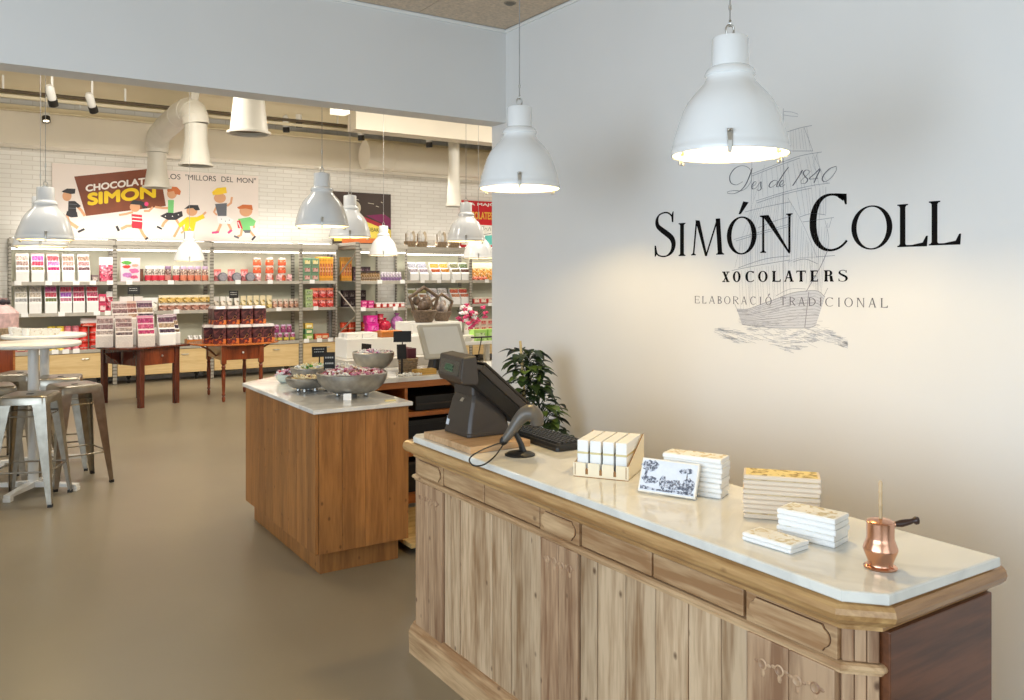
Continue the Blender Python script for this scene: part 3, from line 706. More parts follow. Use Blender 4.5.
dv = thing('cash_printer', 'flat black printer on the top shelf of the beech counter', 'printer', (2.71, 5.15, .6905))
MB().box(-.2, .2, -.16, .16, 0, .10).build('case', M_black, dv, .006); MB().box(-.19, .19, -.166, -.1605, .04, .05).build('slot', M_char, dv); MB().cyl(.008, 0, .008, 12, T(.12, -.161, .07) @ Matrix.Rotation(R(90), 4, 'X')).build('knob', M_chrome, dv)
dv = thing('computer_case', 'black computer case on the middle shelf of the beech counter', 'computer', (2.55, 5.2, .4305))
MB().box(-.25, .25, -.2, .2, 0, .2).build('case', M_black, dv, .006); MB().box(-.24, .24, -.204, -.2003, .03, .17).build('front_grille', mat('very_dark', (18, 17, 17), .5), dv)
dv = thing('cable_box', 'black bin holding cables on the lowest shelf of the beech counter', 'bin', (2.42, 5.2, .1505))
MB().loft([rect(-.2, .2, -.18, .18, 0, .02), rect(-.22, .22, -.2, .2, .2, .02)], 0, False).build('bin_body', M_black, dv); MB().sweep([(-.22, -.2), (.22, -.2), (.22, .2), (-.22, .2)], [(0, .19), (.008, .19), (.008, .205), (0, .205)]).build('rim', M_char, dv)
# monitor
m0 = at_y(448, 357, 5.16)
mo = thing('point_of_sale_monitor', 'cream framed touch screen leaning back on the cash counter', 'monitor', (m0.x, 5.16, ZK), R(0))
ML = T(0, 0, m0.z - ZK + .0) @ Matrix.Rotation(R(-30), 4, 'X')
MB().box(-.172, .172, 0, .03, 0, .262, ML).build('bezel', mat('cream_plastic', (206, 200, 184), .45, var=.02), mo, .006)
MB().box(-.140, .140, -.0015, .001, .03, .238, ML).build('screen', M_screen, mo)
MB().loft([rect(-.10, .10, .035, .15, .0005), rect(-.09, .09, .05, .15, .02), rect(-.06, .06, .06, .13, m0.z - ZK + .10)], 0, False).build('stand', M_black, mo, .004)
MB().box(-.14, .14, .0285, .06, .03, .22, ML).build('rear_housing', M_char, mo, .008)
# objects on the cash counter
def crate(name, label, cat, loc, rz, w, d, h, m, th=.008):
    o = thing(name, label, cat, loc, rz)
    MB().box(-w/2, w/2, -d/2, d/2, 0, th).build('bottom', m, o)
    MB().box(-w/2, w/2, -d/2, -d/2 + th, th, h).box(-w/2, w/2, d/2 - th, d/2, th, h).build('long_side', m, o, .001)
    MB().box(-w/2, -w/2 + th, -d/2 + th, d/2 - th, th, h).box(w/2 - th, w/2, -d/2 + th, d/2 - th, th, h).build('short_side', m, o, .001)
    return o
q = at_y(424, 374, 5.04); crate('wooden_tray', 'small yellow wooden tray in front of the cream monitor', 'tray', (q.x, 5.035, ZK), R(4), .15, .07, .035, wood('yellow_pine', (222, 176, 92), (190, 142, 66), 'X'))
for k in range(3): tag(MB().box(-.018, .018, -.012, .012, 0, .03).build('wrapped_block', mat('gold_block', (216, 178, 90), .4), None, .002, (q.x - .045 + .045 * k, 5.035, ZK + .0085), (0, 0, R(8 * k))), '%s gold block from the left in the yellow tray' % ORD[k], 'chocolate block', 'gold blocks in the yellow tray')
def wicker_basket(label, loc, r0, r1, h, n=6):
    o = thing('wicker_basket', label, 'basket', loc); 
    for i in range(n):
        z = h * i / n; a = r0 + (r1 - r0) * i / n; MB().lathe([(a, z), (a + .008, z + h/n*.5), (a, z + h/n), (a - .006, z + h/n*.5)], 24, None, 0, True, False).build('woven_band', M_wicker, o)
    MB().lathe([(0, .002), (r0, .002), (r0, .008), (0, .008)], 24).build('bottom', M_wicker, o)
    return o
wicker_basket('round grey wicker basket between candy bowl and cream monitor', (2.565, 5.215, ZK), .055, .068, .10)
b6 = Vector((2.375, 5.372, ZK)); bb = bowl('sweet_bowl', 'pale grey bowl of white and pink sweets on the cash counter', b6, .145, .11, mat('pale_zinc', (176, 172, 162), .4, .5, var=.15, scale=20))
filling(bb, .125, .105, mat('white_pieces', (230, 226, 220), .6)); heap(b6.x, b6.y, ZK + .125, .125, .02, 36, ['white', 'pink', 'white', 'purple'], 'the bowl on the cash counter', 6)
for k in range(7):
    a = at_y(400 + 3 * k + (k % 2), 375, 5.0 + .05 * (k % 2)); c = 'white'; o = candy(c, *SW[c]); o.location = (a.x, a.y, ZK + .009); o.rotation_euler = (0, 0, k); o.scale = (1.2,) * 3
    tag(o, 'loose white wrapped sweet lying on the cash counter marble', 'sweet', 'loose white sweets on the cash counter')
sg = chalk('upper small black sign tilted beside the cream monitor', (2.48, 5.13, ZK), R(-25), .12, .075, 5, .215, 0)
sg = chalk('lower small black sign beside the cream monitor', (2.45, 5.075, ZK), R(-5), .065, .10, 5, .105, 0)
for k in range(3):
    tag(MB().box(-.03, .03, -.02, .02, 0, .16).build('bottle_box', mat('maroon_box', (96, 30, 44), .4), None, .002, (2.60 + .0 * k, 5.24 + .06 * k, ZK + .0005)), '%s maroon upright carton behind the cream monitor' % ORD[k], 'carton', 'maroon cartons behind the monitor')
th_ = thing('card_stand', 'thin black stand with narrow top bar behind the till', 'stand', (3.03, 5.02, ZK))
MB().tube([(0, 0, .008), (.0, .02, .12), (.03, .03, .225)], .004, 8).build('stem', M_black, th_); MB().box(-.05, .12, .015, .045, .225, .235).build('top_bar', M_char, th_, .002); MB().lathe([(.05, 0), (.05, .006), (.01, .01)], 20).build('base', M_black, th_)

# ================================================================ PLANT
pc = Vector((2.60, 3.72, 0))
pn = thing('potted_plant', 'climbing green plant tied to a stake against the white wall', 'plant', pc)
MB().lathe([(0, 0), (.13, 0), (.155, .26), (.165, .27), (.165, .30), (.15, .30), (.14, .27), (0, .26)], 28).build('planter', M_terra, pn)
MB().lathe([(0, .262), (.138, .265), (0, .275)], 20).build('soil', M_soil, pn)
MB().tube([(-.01, .0, .262), (-.07, .05, 1.24)], .007, 8).build('stake', wood('bamboo', (200, 180, 130), (170, 148, 100), 'Z'), pn)
rr = random.Random(11); lf = MB(); stm = MB()
def leaf(p, d, l, w, mt):
    d = d.normalized(); sd = d.cross(UP).normalized() if abs(d.z) < .95 else Vector((1, 0, 0)); nn = sd.cross(d)
    vs = []; fs = []
    prof = ((0, .0), (.12, .55), (.3, .95), (.5, 1), (.72, .72), (.9, .3), (1, 0))
    for t_, k in prof:
        c_ = p + d * l * t_ - UP * l * .45 * t_ * t_
        vs += [c_ - sd * w * k + nn * w * k * .35, c_, c_ + sd * w * k + nn * w * k * .35]
    for i in range(len(prof) - 1):
        for j in (0, 1): fs.append((3*i + j, 3*i + j + 1, 3*i + j + 4, 3*i + j + 3))
    lf.add(vs, fs, None, mt, True)
def pstem(px, py, dd): a = at_d(px, py, dd); return a - pc
for i in range(300):
    h = .30 + .88 * rr.random() ** .85; u = (h - .3) / .87
    spread = .085 + .07 * (1 - u) + (.04 if h < .75 else 0)
    a = rr.uniform(0, 6.28); c0 = Vector((-.06 * u, .06 * u, h)); rad = spread * rr.uniform(.3, 1)
    c0 = c0 + RV * .03
    if h < .95: c0 = c0 + RV * .16 * (1 - u)
    p = c0 + Vector((cos(a) * rad, sin(a) * rad * .7, rr.uniform(-.02, .03)))
    d = Vector((cos(a), sin(a), rr.uniform(-.2, .5)))
    if pc.x + p.x + d.x * .1 > XW - .05: p.x = XW - .12 - pc.x; d.x = -abs(d.x) * .3
    stm.tube([c0 - UP * .04, (c0 + p) / 2 + UP * .01, p], .0022, 5)
    leaf(p, d, rr.uniform(.06, .095), rr.uniform(.021, .034), 1 if rr.random() < .22 else 0)
lf.build('foliage', [M_leaf, M_leaf2], pn, norm=False); stm.build('stem', M_leaf, pn)
# ================================================================ PENDANT LAMPS
LP = [(.180, 0), (.1815, .006), (.1815, .020), (.178, .024), (.1765, .036), (.172, .058), (.164, .084), (.155, .112), (.145, .140), (.131, .166), (.112, .190), (.092, .212), (.079, .228), (.0745, .238), (.0735, .246), (.078, .250), (.0775, .256), (.071, .268), (.060, .276)]
def pendant():
    r = thing('pendant_lamp')
    inner = [(max(a - .004, 0), b - .002) for a, b in reversed(LP[2:])]
    MB().lathe(LP + [(.0, .276)], 48, None, 0, True, False).build('shade', M_whitemet, r, sharp=50)
    MB().lathe([(.1765, .002), (.1765, .020)] + [(max(a - .005, 0), b) for a, b in LP[3:14]] + [(.07, .236), (0, .238)], 48, None, 0, True, False).build('reflector', mat('white_reflector', (244, 240, 226), .35, var=0), r, norm=False)
    MB().lathe([(.0565, .272), (.0565, .362), (.053, .368), (0, .370)], 32, None, 0, True, False).build('cap', M_whitemet, r)
    MB().lathe([(0, .010), (.1755, .010), (.1755, .014), (0, .014)], 48).build('glass_cover', M_glass, r)
    MB().ball((0, 0, .155), (.028, .028, .042), 14).build('bulb', M_bulb, r)
    for k in range(3):
        a = R(-108 + 120 * k); Mk = rotz(a) @ T(.176, 0, 0)
        l = MB().cbox((.004, 0, .036), (.010, .016, .040), Mk @ T(0, 0, .0) @ Matrix.Rotation(R(-8), 4, 'Y')).cbox((.007, 0, .004), (.006, .014, .036), Mk).tube([(.010, -.008, .048), (.014, 0, .052), (.010, .008, .048)], .003, 6, 0, Mk).cbox((.0, 0, -.012), (.014, .010, .008), Mk)
        l.build('latch', M_chrome, r, .0015)
    hk = MB().lathe([(.022, .370), (.022, .376), (.010, .379), (0, .379)], 16)
    hk.tube([(.013 * cos(a), 0, .392 + .017 * sin(a)) for a in [2*pi*k/14 for k in range(14)]], .0035, 8, 0, None, True)
    hk.tube([(0, .008 * cos(a), .414 + .010 * sin(a)) for a in [2*pi*k/10 for k in range(10)]], .0025, 6, 0, None, True)
    hk.build('hook', M_chrome, r); MB().cyl(.005, .466, .484, 10).build('cable_clamp', M_chrome, r)
    MB().tube([(0, 0, .421), (0, 0, 1.421)], .0022, 8).build('cable', mat('cable_grey', (150, 146, 142), .5), r)
    return r
def lamp(x, y, zr, ceil, label, e, sc=1.0, rot=0):
    o = proto('lamp', pendant); o.location = (x, y, zr); o.rotation_euler = (0, 0, rot); o.scale = (sc,) * 3
    for c_ in o.children:
        if c_.name.startswith('cable'):
            L_ = (ceil - zr) / sc - .421; c_.scale = (1, 1, L_); c_.location = (0, 0, .421 * (1 - L_))
        if c_.name.startswith('glass') or c_.name.startswith('bulb'): c_.visible_shadow = True
    tag(o, label, 'lamp', 'white enamel pendant lamps')
    ld = bpy.data.lights.new('lamp_light', 'POINT'); ld.energy = e; ld.color = (1, .78, .46); ld.shadow_soft_size = .03
    lo = bpy.data.objects.new('lamp_light', ld); COL.objects.link(lo); lo.location = (x, y, zr + .085 * sc)
def lamp_px(px, py, w, ceil, label, e=14, sc=1.0):
    d = .36 * sc * F / w; p = at_d(px, py, d); lamp(p.x, p.y, p.z, ceil, label, e, sc, math.atan2(-p.y, -p.x) + R(108))
E1 = 27
lamp_px(730, 155.5, 115, ZC - .001, 'nearest white pendant lamp above the copper pot end of the pine counter', E1)
lamp_px(519.5, 189, 80, ZC - .001, 'white pendant lamp above the black till on the pine counter', E1)
E2 = 8
lamp_px(45.5, 240, 51.5, ZB - .001, 'nearer of the two white pendants above the bar tables', E2)
lamp_px(40.5, 246.5, 48.5, ZB - .001, 'farther of the two white pendants above the bar tables', E2)
lamp_px(189.5, 261, 29, ZB - .001, 'white pendant hanging above the dark drop-leaf display table', E2, .92)
lamp_px(322, 226.5, 52, ZB - .001, 'white pendant hanging above the island sweet bowls', E2)
lamp_px(350, 237.5, 41, ZB - .001, 'white pendant partly behind the island lamp, before the dark poster', E2)
lamp_px(383.5, 255.5, 29, ZB - .001, 'brightly lit small white pendant below the dark poster', E2)
lamp_px(466, 241.5, 38, ZB - .001, 'upper white pendant in front of the red poster', E2)
lamp_px(478.5, 258.5, 31, ZB - .001, 'lower white pendant beside the white wall edge, below the red poster', E2)

# ================================================================ WALL LETTERING
lg = thing('wall_logo', 'black lettering SIMÓN COLL over a grey sailing ship on the white wall', 'wall lettering', (XW, 2.3, 2.0))
LX = XW - .0012
def W(px, py, off=0): p = at_x(px, py, XW); return Vector((LX - off, p.y, p.z))
class Glyph(MB):
    pass
def gpoly(mb, pts, fr): mb.add([fr(u, v) for u, v in pts], [list(range(len(pts)))])
def gstroke(mb, pts, ws, fr, k=1):
    P = [Vector((a, b)) for a, b in pts]; n = len(P); vs = []
    for i in range(n):
        t = (P[min(i+1, n-1)] - P[max(i-1, 0)]).normalized(); m = Vector((-t.y, t.x)) * (ws[i] if hasattr(ws, '__len__') else ws) / 2
        vs += [fr(*(P[i] + m)), fr(*(P[i] - m))]
    mb.add(vs, [(2*i, 2*i+1, 2*i+3, 2*i+2) for i in range(n - 1)])
def ring(mb, cx, cy, rx, ry, tx, ty, fr, a0=0, a1=360, n=48):
    vs = []
    for i in range(n + 1):
        a = R(a0 + (a1 - a0) * i / n)
        vs += [fr(cx + rx * cos(a), cy + ry * sin(a)), fr(cx + (rx - tx) * cos(a), cy + (ry - ty) * sin(a))]
    mb.add(vs, [(2*i, 2*i+1, 2*i+3, 2*i+2) for i in range(n)])
# every glyph lives in a 0..w by 0..1 box; w thick, t thin, s serif reach, h serif height
WID = dict(S=.50, I=.36, M=.98, O=.80, N=.92, C=.72, L=.60, X=.78, A=.82, T=.70, E=.60, R=.72, B=.64, D=.82)
def glyph(mb, ch, fr, w, t, s, h):
    Wd = WID[ch]
    if ch in 'IMN' or (ch == 'O' and False): w *= 1.0
    def q(*p): gpoly(mb, p, fr)
    def bar(x0, y0, x1, y1): q((x0, y0), (x1, y0), (x1, y1), (x0, y1))
    def serif(x, y, top, wd=None):
        a = (wd or w) / 2 + s; y0, y1 = (y - h, y) if top else (y, y + h); bar(x - a, y0, x + a, y1)
        b_ = (wd or w) / 2; yy = y0 if top else y1; dy = -h if top else h
        q((x - b_ - s * .5, yy), (x - b_, yy + dy * 1.2), (x - b_, yy)); q((x + b_ + s * .5, yy), (x + b_, yy), (x + b_, yy + dy * 1.2))
    def stem(x, wd=None, st_=True, sb=True):
        wd = wd or w; bar(x - wd/2, 0, x + wd/2, 1)
        if st_: serif(x, 1, True, wd)
        if sb: serif(x, 0, False, wd)
    def diag(x0, y0, x1, y1, wd): q((x0 - wd/2, y0), (x0 + wd/2, y0), (x1 + wd/2, y1), (x1 - wd/2, y1))
    if ch == 'I': stem(Wd/2)
    elif ch == 'L':
        x = s + w/2; stem(x); q((x, 0), (Wd - .015, 0), (Wd, .24), (Wd - .035, .24), (Wd - .10, .09), (x + .18, h * 1.3), (x, h * 1.3))
    elif ch == 'O': ring(mb, Wd/2, .5, Wd/2, .515, w * 1.02, t * 1.1, fr)
    elif ch == 'C':
        pa = []; wa = []
        for i in range(41):
            g_ = R(52 + (318 - 52) * i / 40); cg = cos(g_); pa.append((Wd * .56 + (Wd * .56 - w * .5 * max(0, -cg)) * cg, .5 + (.515 - t * .55) * sin(g_))); wa.append(t * 1.15 + (w * 1.05 - t) * max(0, -cg) ** 1.4 + (t * .8 if i < 3 else 0))
        gstroke(mb, pa, wa, fr)
        q((Wd * .66, 1.012), (Wd * .97, .985), (Wd * .975, .80), (Wd * .93, .80), (Wd * .885, .905), (Wd * .70, .972))
    elif ch == 'S':
        c = [(.445, .88), (.36, .965), (.25, .985), (.13, .94), (.075, .83), (.095, .70), (.20, .60), (.32, .51), (.43, .41), (.475, .28), (.44, .13), (.34, .035), (.22, .012), (.10, .05), (.05, .14)]
        sm = smooth_path([(a, b, 0) for a, b in c], 4); n = len(sm)
        ws = [t + (w * 1.05 - t) * max(0, sin(pi * min(max((i / n - .22) / .56, 0), 1)))**.8 for i in range(n)]
        gstroke(mb, [(p.x, p.y) for p in sm], ws, fr)
        q((.435, .76), (.47, .76), (.475, 1.0), (.45, .985), (.42, .90)); q((.02, .0), (.045, .02), (.085, .09), (.05, .26), (.015, .26))
    elif ch == 'N':
        x0 = s + t; x1 = Wd - s - t; bar(x0 - t*.7, 0, x0 + t*.7, 1); serif(x0, 0, False, t*1.4); q((x0 - s - t, 1), (x0 - s - t, 1 - h), (x0, 1 - h * 2), (x0 + w, 1))
        bar(x1 - t*.7, 0, x1 + t*.7, 1); serif(x1, 1, True, t*1.4); q((x0 - t*.7, 1), (x0 + w * 1.05, 1), (x1 + t*.7, -.03), (x1 - t*.5, -.03))
    elif ch == 'M':
        x0 = s + t + .03; x1 = Wd - s - w/2 - .02; xm = Wd * .48
        diag(x0, 0, x0 + .09, 1, t * 1.3); serif(x0, 0, False, t * 1.3); q((x0 + .09 - t, 1.02), (x0 + .09 + w * .75, 1.0), (xm + t, -.03), (xm - t * .9, -.03))
        diag(xm, -.02, x1 - .07, 1, t * 1.3); diag(x1, 0, x1 - .06, 1.02, w); serif(x1, 0, False, w)
    elif ch == 'X':
        diag(s + w/2, 1, Wd - s - w/2, 0, w * 1.1); diag(s + t, 0, Wd - s - t, 1, t * 1.5)
        for x in (s + w/2, Wd - s - w/2): serif(x, 1, True, w); serif(x, 0, False, w)
    elif ch == 'A':
        diag(s + t/2, 0, Wd/2 - t/2, 1, t * 1.4); diag(Wd - s - w/2, 0, Wd/2, 1.02, w); bar(Wd * .27, .32, Wd * .72, .32 + t * 1.2); serif(s + t/2, 0, False, t); serif(Wd - s - w/2, 0, False, w)
    elif ch == 'T':
        bar(Wd/2 - w/2, 0, Wd/2 + w/2, 1); serif(Wd/2, 0, False); bar(0, 1 - h * 1.3, Wd, 1); q((0, 1), (0, .76), (.035, .76), (.09, 1)); q((Wd, 1), (Wd - .09, 1), (Wd - .035, .76), (Wd, .76))
    elif ch == 'E':
        x = s + w/2; stem(x); bar(x, 1 - h * 1.3, Wd - .02, 1); bar(x, 0, Wd - .01, h * 1.3); bar(x, .5 - t/2, Wd * .78, .5 + t/2)
        q((Wd - .02, 1), (Wd - .09, 1), (Wd - .055, .78), (Wd - .02, .78)); q((Wd, .24), (Wd - .035, .24), (Wd - .1, 0), (Wd - .015, 0)); bar(Wd * .78 - .03, .38, Wd * .78, .62)
    elif ch in 'RBD':
        x = s + w/2; stem(x)
        if ch == 'D': ring(mb, x + w * .3, .5, Wd - x - w * .3, .5, w * 1.05, t * 1.2, fr, -90, 90, 24)
        else:
            ring(mb, x + w, .75, Wd * .90 - x - w, .25, w * .95, t * 1.2, fr, -90, 90, 20); bar(x, 1 - t * 1.2, x + w * 1.2, 1); bar(x, .5, x + w * 1.2, .5 + t * 1.2)
            if ch == 'B': ring(mb, x + w, .26, Wd - x - w, .26, w, t * 1.2, fr, -90, 90, 20); bar(x, 0, x + w * 1.2, t * 1.2); bar(x, .52 - t * 1.2, x + w * 1.2, .52)
            else: q((x + w * 1.3, .52), (x + w * 2.3, .52), (Wd, 0), (Wd - w * 1.2, 0)); bar(Wd - w, 0, Wd + s * .7, h)
def word(name, items, m, w, t, s, h, off=0, boost={}):
    mb = MB()
    for ch, pa, pb, ya, yb in items:                       # letter, left, right, top and baseline on the wall
        acc = ch == 'Ó'; c = 'O' if acc else ch
        A = W(pa, (ya + yb) / 2, off); B = W(pb, (ya + yb) / 2, off); pm = (pa + pb) / 2
        zt = W(pm, ya).z; zb = W(pm, yb).z; wd = WID[c]
        def fr(u, v): k = u / wd; return Vector((A.x, A.y + (B.y - A.y) * k, zb + (zt - zb) * v)) - lg.location
        # keep stroke weights true in both directions: widths are given in cap heights
        ar = abs(B.y - A.y) / (zt - zb) / wd
        kw = boost.get(ch, 1.0)
        glyph(mb, c, fr, w * kw / ar, t * kw / max(ar, .6), s / ar, h)
        if acc: gpoly(mb, [(wd * .40, 1.08), (wd * .48, 1.08), (wd * .74, 1.38), (wd * .56, 1.42)], fr)
    return mb.build(name, m, lg, norm=False)
word('name_lettering', [('S', 654.1, 674.8, 212, 257), ('I', 677.2, 687.2, 223, 256), ('M', 689.8, 725, 220, 255), ('Ó', 727, 756.8, 217, 254), ('N', 760, 793.2, 214.4, 252.5),
    ('C', 810, 848, 194.5, 250.5), ('O', 851.5, 892.5, 206, 249), ('L', 897.5, 928, 203.5, 246.7), ('L', 929, 961.3, 200.3, 245)], M_ink, .135, .038, .065, .032, 0, {'S': 1.12, 'I': 1.2, 'M': 1.22, 'Ó': 1.2, 'N': 1.25})
def rowtext(s, spans, ox, oy, k, ytl, ybl, ytr, ybr):
    out = []
    for ch, (a, b) in zip(s, spans):
        u = ((a + b) / 2 - spans[0][0]) / (spans[-1][1] - spans[0][0])
        out.append((ch, ox + a / k, ox + b / k, oy + (ytl + (ytr - ytl) * u) / k, oy + (ybl + (ybr - ybl) * u) / k))
    return out
word('xocolaters_lettering', rowtext('XOCOLATERS', [(182, 218), (234, 272), (296, 338), (357, 404), (426, 468), (485, 531), (544, 590), (612, 649), (679, 724), (748, 791)], 685, 255, 4.876, 81, 132, 73, 129), M_ink, .27, .085, .07, .075)
TRD = rowtext('ELABORACIÓTRADICIONAL', [(48, 72), (85, 105), (118, 147), (160, 180), (192, 222), (235, 263), (275, 303), (319, 345), (361, 376), (393, 423), (467, 491), (510, 539), (554, 586), (604, 638), (656, 669), (685, 723), (742, 761), (778, 819), (838, 876), (896, 933), (955, 990)], 685, 255, 4.876, 200, 235, 211, 257)
word('elaboration_lettering', TRD[:10], M_ink2, .135, .055, .05, .04); word('tradition_lettering', TRD[10:], M_ink2, .135, .055, .05, .04)
# flowing script line
sc_ = MB()
def pen(pts, w0, w1=None, ox=715, oy=100, k=7.0, mb=None, off=.0003, sm=6):
    P = smooth_path([tuple(W(ox + x / k, oy + y / k, off) - lg.location) for x, y in pts], sm) if sm > 1 else [W(ox + x / k, oy + y / k, off) - lg.location for x, y in pts]
    n = len(P); vs = []
    for i in range(n):
        t = (P[min(i+1, n-1)] - P[max(i-1, 0)]); t = Vector((0, t.y, t.z)).normalized(); m = Vector((0, -t.z, t.y))
        d = max(0, -t.z); w = w0 + ((w1 or w0) - w0) * (d if w1 else 0)
        vs += [P[i] + m * w / 2, P[i] - m * w / 2]
    (mb or sc_).add(vs, [(2*i, 2*i+1, 2*i+3, 2*i+2) for i in range(n - 1)])
TN, TK = .0017, .0052
for ip, p in enumerate(([(262, 478), (240, 540), (212, 598), (175, 638), (130, 656), (90, 652), (96, 640), (140, 634), (185, 636), (225, 612), (252, 570), (258, 520), (238, 476), (190, 460), (140, 480), (106, 530), (112, 578), (150, 594), (196, 572)],
          [(258, 606), (282, 594), (290, 576), (276, 574), (260, 600), (264, 622), (284, 618), (300, 600), (322, 572), (322, 596), (324, 622), (306, 634), (294, 624)],
          [(440, 570), (420, 562), (392, 578), (380, 602), (392, 612), (416, 600), (442, 570)], [(516, 470), (478, 522), (436, 592), (438, 608), (450, 602), (472, 588), (484, 572), (474, 562), (456, 582), (456, 602), (470, 606), (492, 590)],
          [(596, 508), (614, 492), (580, 548), (545, 600)], [(668, 500), (640, 490), (620, 510), (632, 536), (650, 556), (634, 582), (606, 582), (608, 560), (640, 532), (668, 500)],
          [(736, 480), (700, 516), (662, 552), (724, 548)], [(738, 488), (714, 536), (694, 580)], [(850, 464), (806, 480), (766, 520), (752, 556), (772, 572), (812, 546), (848, 496), (850, 464)])):
    if ip in (2, 4): sc_.build('script_lettering', mat('script_grey', (92, 90, 98), .6, var=0), lg, norm=False); sc_ = MB()
    pen(p, TN, TK)
sc_.build('script_lettering', mat('script_grey', (92, 90, 98), .6, var=0), lg, norm=False)
# engraved ship
sh = MB(); shp = MB(); LW = .0014
def ln(pts, w=LW, sm=1, mb=None, off=.0): pen(pts, w, None, 0, 0, 1.0, mb or sh, off, sm)
ln([(783.5, 108.5), (783.5, 300)], .0018); ln([(784, 111.5), (792, 112), (798, 114), (798, 116.5), (790, 116), (784, 115)]); ln([(752, 160), (750, 300)]); ln([(820, 188), (818, 290)], .0010)
yards = [[(787, 132), (800, 128), (812, 125.5)], [(752, 174), (775, 165), (800, 156), (822, 152)], [(756, 201), (785, 192), (810, 186), (830, 183)], [(745, 212), (765, 207), (790, 202)],
         [(758, 228), (775, 221), (792, 216)], [(734, 239.5), (760, 232), (791, 224)], [(732, 270.5), (760, 265), (790, 260)], [(738, 268), (765, 259), (790, 256)], [(800, 217), (812, 213.5), (826, 215)], [(803, 222), (834, 217.5)], [(816, 257), (835, 255.5)], [(785, 151), (813, 151)],
         [(752, 176), (775, 167), (800, 158)], [(736, 241), (760, 234), (791, 226)], [(757, 203), (785, 194), (812, 188)], [(793, 262), (805, 259), (818, 264)]]
for y in yards: ln(y, .0020, 4)
def between(a, b, n, w=.0008, j=0):
    q = random.Random(n)
    for i in range(n):
        u = (i + q.uniform(.2, .8)) / n
        def at(p): return (p[0][0] + (p[-1][0] - p[0][0]) * u, p[0][1] + (p[-1][1] - p[0][1]) * u + q.uniform(-1, 1))
        ln([at(a), at(b)], w)
between([(790, 131), (808, 127)], [(790, 150), (812, 150)], 7); between([(752, 175), (820, 153)], [(752, 200), (828, 184)], 16); between([(756, 202), (790, 191)], [(745, 239), (790, 224)], 16); between([(795, 190), (826, 186)], [(800, 216), (826, 214)], 8)
between([(738, 241), (790, 226)], [(738, 268), (790, 258)], 20); between([(738, 271), (790, 262)], [(740, 310), (792, 296)], 18); between([(790, 200), (815, 256)], [(788, 262), (812, 290)], 10); between([(806, 240), (830, 222)], [(812, 286), (822, 296)], 8)
ln([(804, 127), (809, 140), (813, 151)], .0014, 4); ln([(788, 198), (803, 224), (817, 257)], .0012, 4); ln([(788, 262), (800, 258), (817, 257)], .001, 4); ln([(826, 187), (826, 214)]); ln([(825, 220), (829, 238), (827, 253)], .0014, 4); ln([(832, 218), (829, 228)]); ln([(828, 250), (820, 268), (806, 292)], .003, 4)
ln([(765, 165), (742, 238), (735, 268)], .0008); ln([(812, 152), (828, 184)], .0008); ln([(818, 152), (813, 165), (817, 172)], .0008)
# hull
sheer = [(737, 309), (748, 309), (762, 304), (776, 299), (792, 293), (806, 291), (818, 291), (825, 297)]
keel = [(742, 324), (752, 326), (764, 327), (776, 328), (790, 328), (803, 328), (812, 327), (816, 325)]
shp.add([W(*p, -.0004) - lg.location for p in sheer + keel[::-1]], [list(range(len(sheer + keel)))])
for i in range(13):
    u = i / 12; ln([(a[0] + (b[0] - a[0]) * u, a[1] + (b[1] - a[1]) * u) for a, b in zip(sheer, keel)], .0013 if i % 4 else .0024, 3)
ln([(735, 304), (738, 311)], .002); ln([(809, 292), (805, 327)], .004); ln([(776, 296), (790, 289), (806, 289)], .0015, 3); ln([(824, 296), (828, 288)], .002); ln([(737, 311), (748, 311)], .003)
q = random.Random(5)
for i in range(150):
    u = q.random(); x = 738 + 80 * u; y0 = 309 - 18 * u; y = q.uniform(y0 + 2, 326); ln([(x, y), (x + q.uniform(2, 5), y + q.uniform(-.5, .5))], .0009)
sh.build('ship_engraving', M_line, lg, norm=False); sh = MB()
# sea
for i in range(330):
    u = q.random(); x = 714 + 132 * u; mid = 326 + 10 * u + 4 * sin(u * 14); half = 4 + 8 * sin(pi * min(1, u * 1.05))
    y = mid + q.uniform(-.8, 1.1) * half + 3; l = q.uniform(3, 10); sl = q.uniform(.05, .75) if (i % 3) else q.uniform(-.05, .1)
    ln([(x, y), (min(x + l, 848), y + l * sl * .6)], q.uniform(.0007, .0020))
sh.build('sea_engraving', M_sea, lg, norm=False); shp.build('ship_hull', M_line2, lg, norm=False)

# ================================================================ BAR TABLES AND STOOLS
def bar_table():
    r = thing('bar_table')
    MB().lathe([(0, 1.068), (.30, 1.068), (.318, 1.074), (.32, 1.085), (.318, 1.096), (.312, 1.10), (0, 1.10)], 48).build('table_top', M_white, r, sharp=50)
    MB().lathe([(.036, .05), (.036, 1.05), (.10, 1.058), (.10, 1.068)], 24).build('column', M_white, r)
    for k in range(4):
        Mk = rotz(R(45 + 90 * k))
        MB().loft([[(.02, -.028, .03), (.02, .028, .03), (.02, .028, .075), (.02, -.028, .075)], [(.33, -.024, .03), (.33, .024, .03), (.33, .024, .05), (.33, -.024, .05)]], 0, False, True, Mk).box(.29, .335, -.026, .026, 0, .03, Mk).build('base_arm', M_white, r, .003)
    return r
BT = [((.425, 7.12), 10), ((.56, 8.06), 30)]
o = proto('bt', bar_table); o.location = (.425, 7.12, 0); o.rotation_euler = (0, 0, R(12)); tag(o, 'nearer round white bar table among the metal stools', 'bar table', 'round white bar tables')
o = proto('bt', bar_table); o.location = (.565, 8.08, 0); o.rotation_euler = (0, 0, R(32)); tag(o, 'farther round white bar table carrying the white sample tray', 'bar table', 'round white bar tables')
def rsq(h, c, z, n=4):
    out = []
    for sx, sy, a0 in ((1, 1, 0), (-1, 1, 90), (-1, -1, 180), (1, -1, 270)):
        for i in range(n + 1):
            a = R(a0 + 90 * i / n); out.append((sx * (h - c) + c * cos(a), sy * (h - c) + c * sin(a), z))
    return out
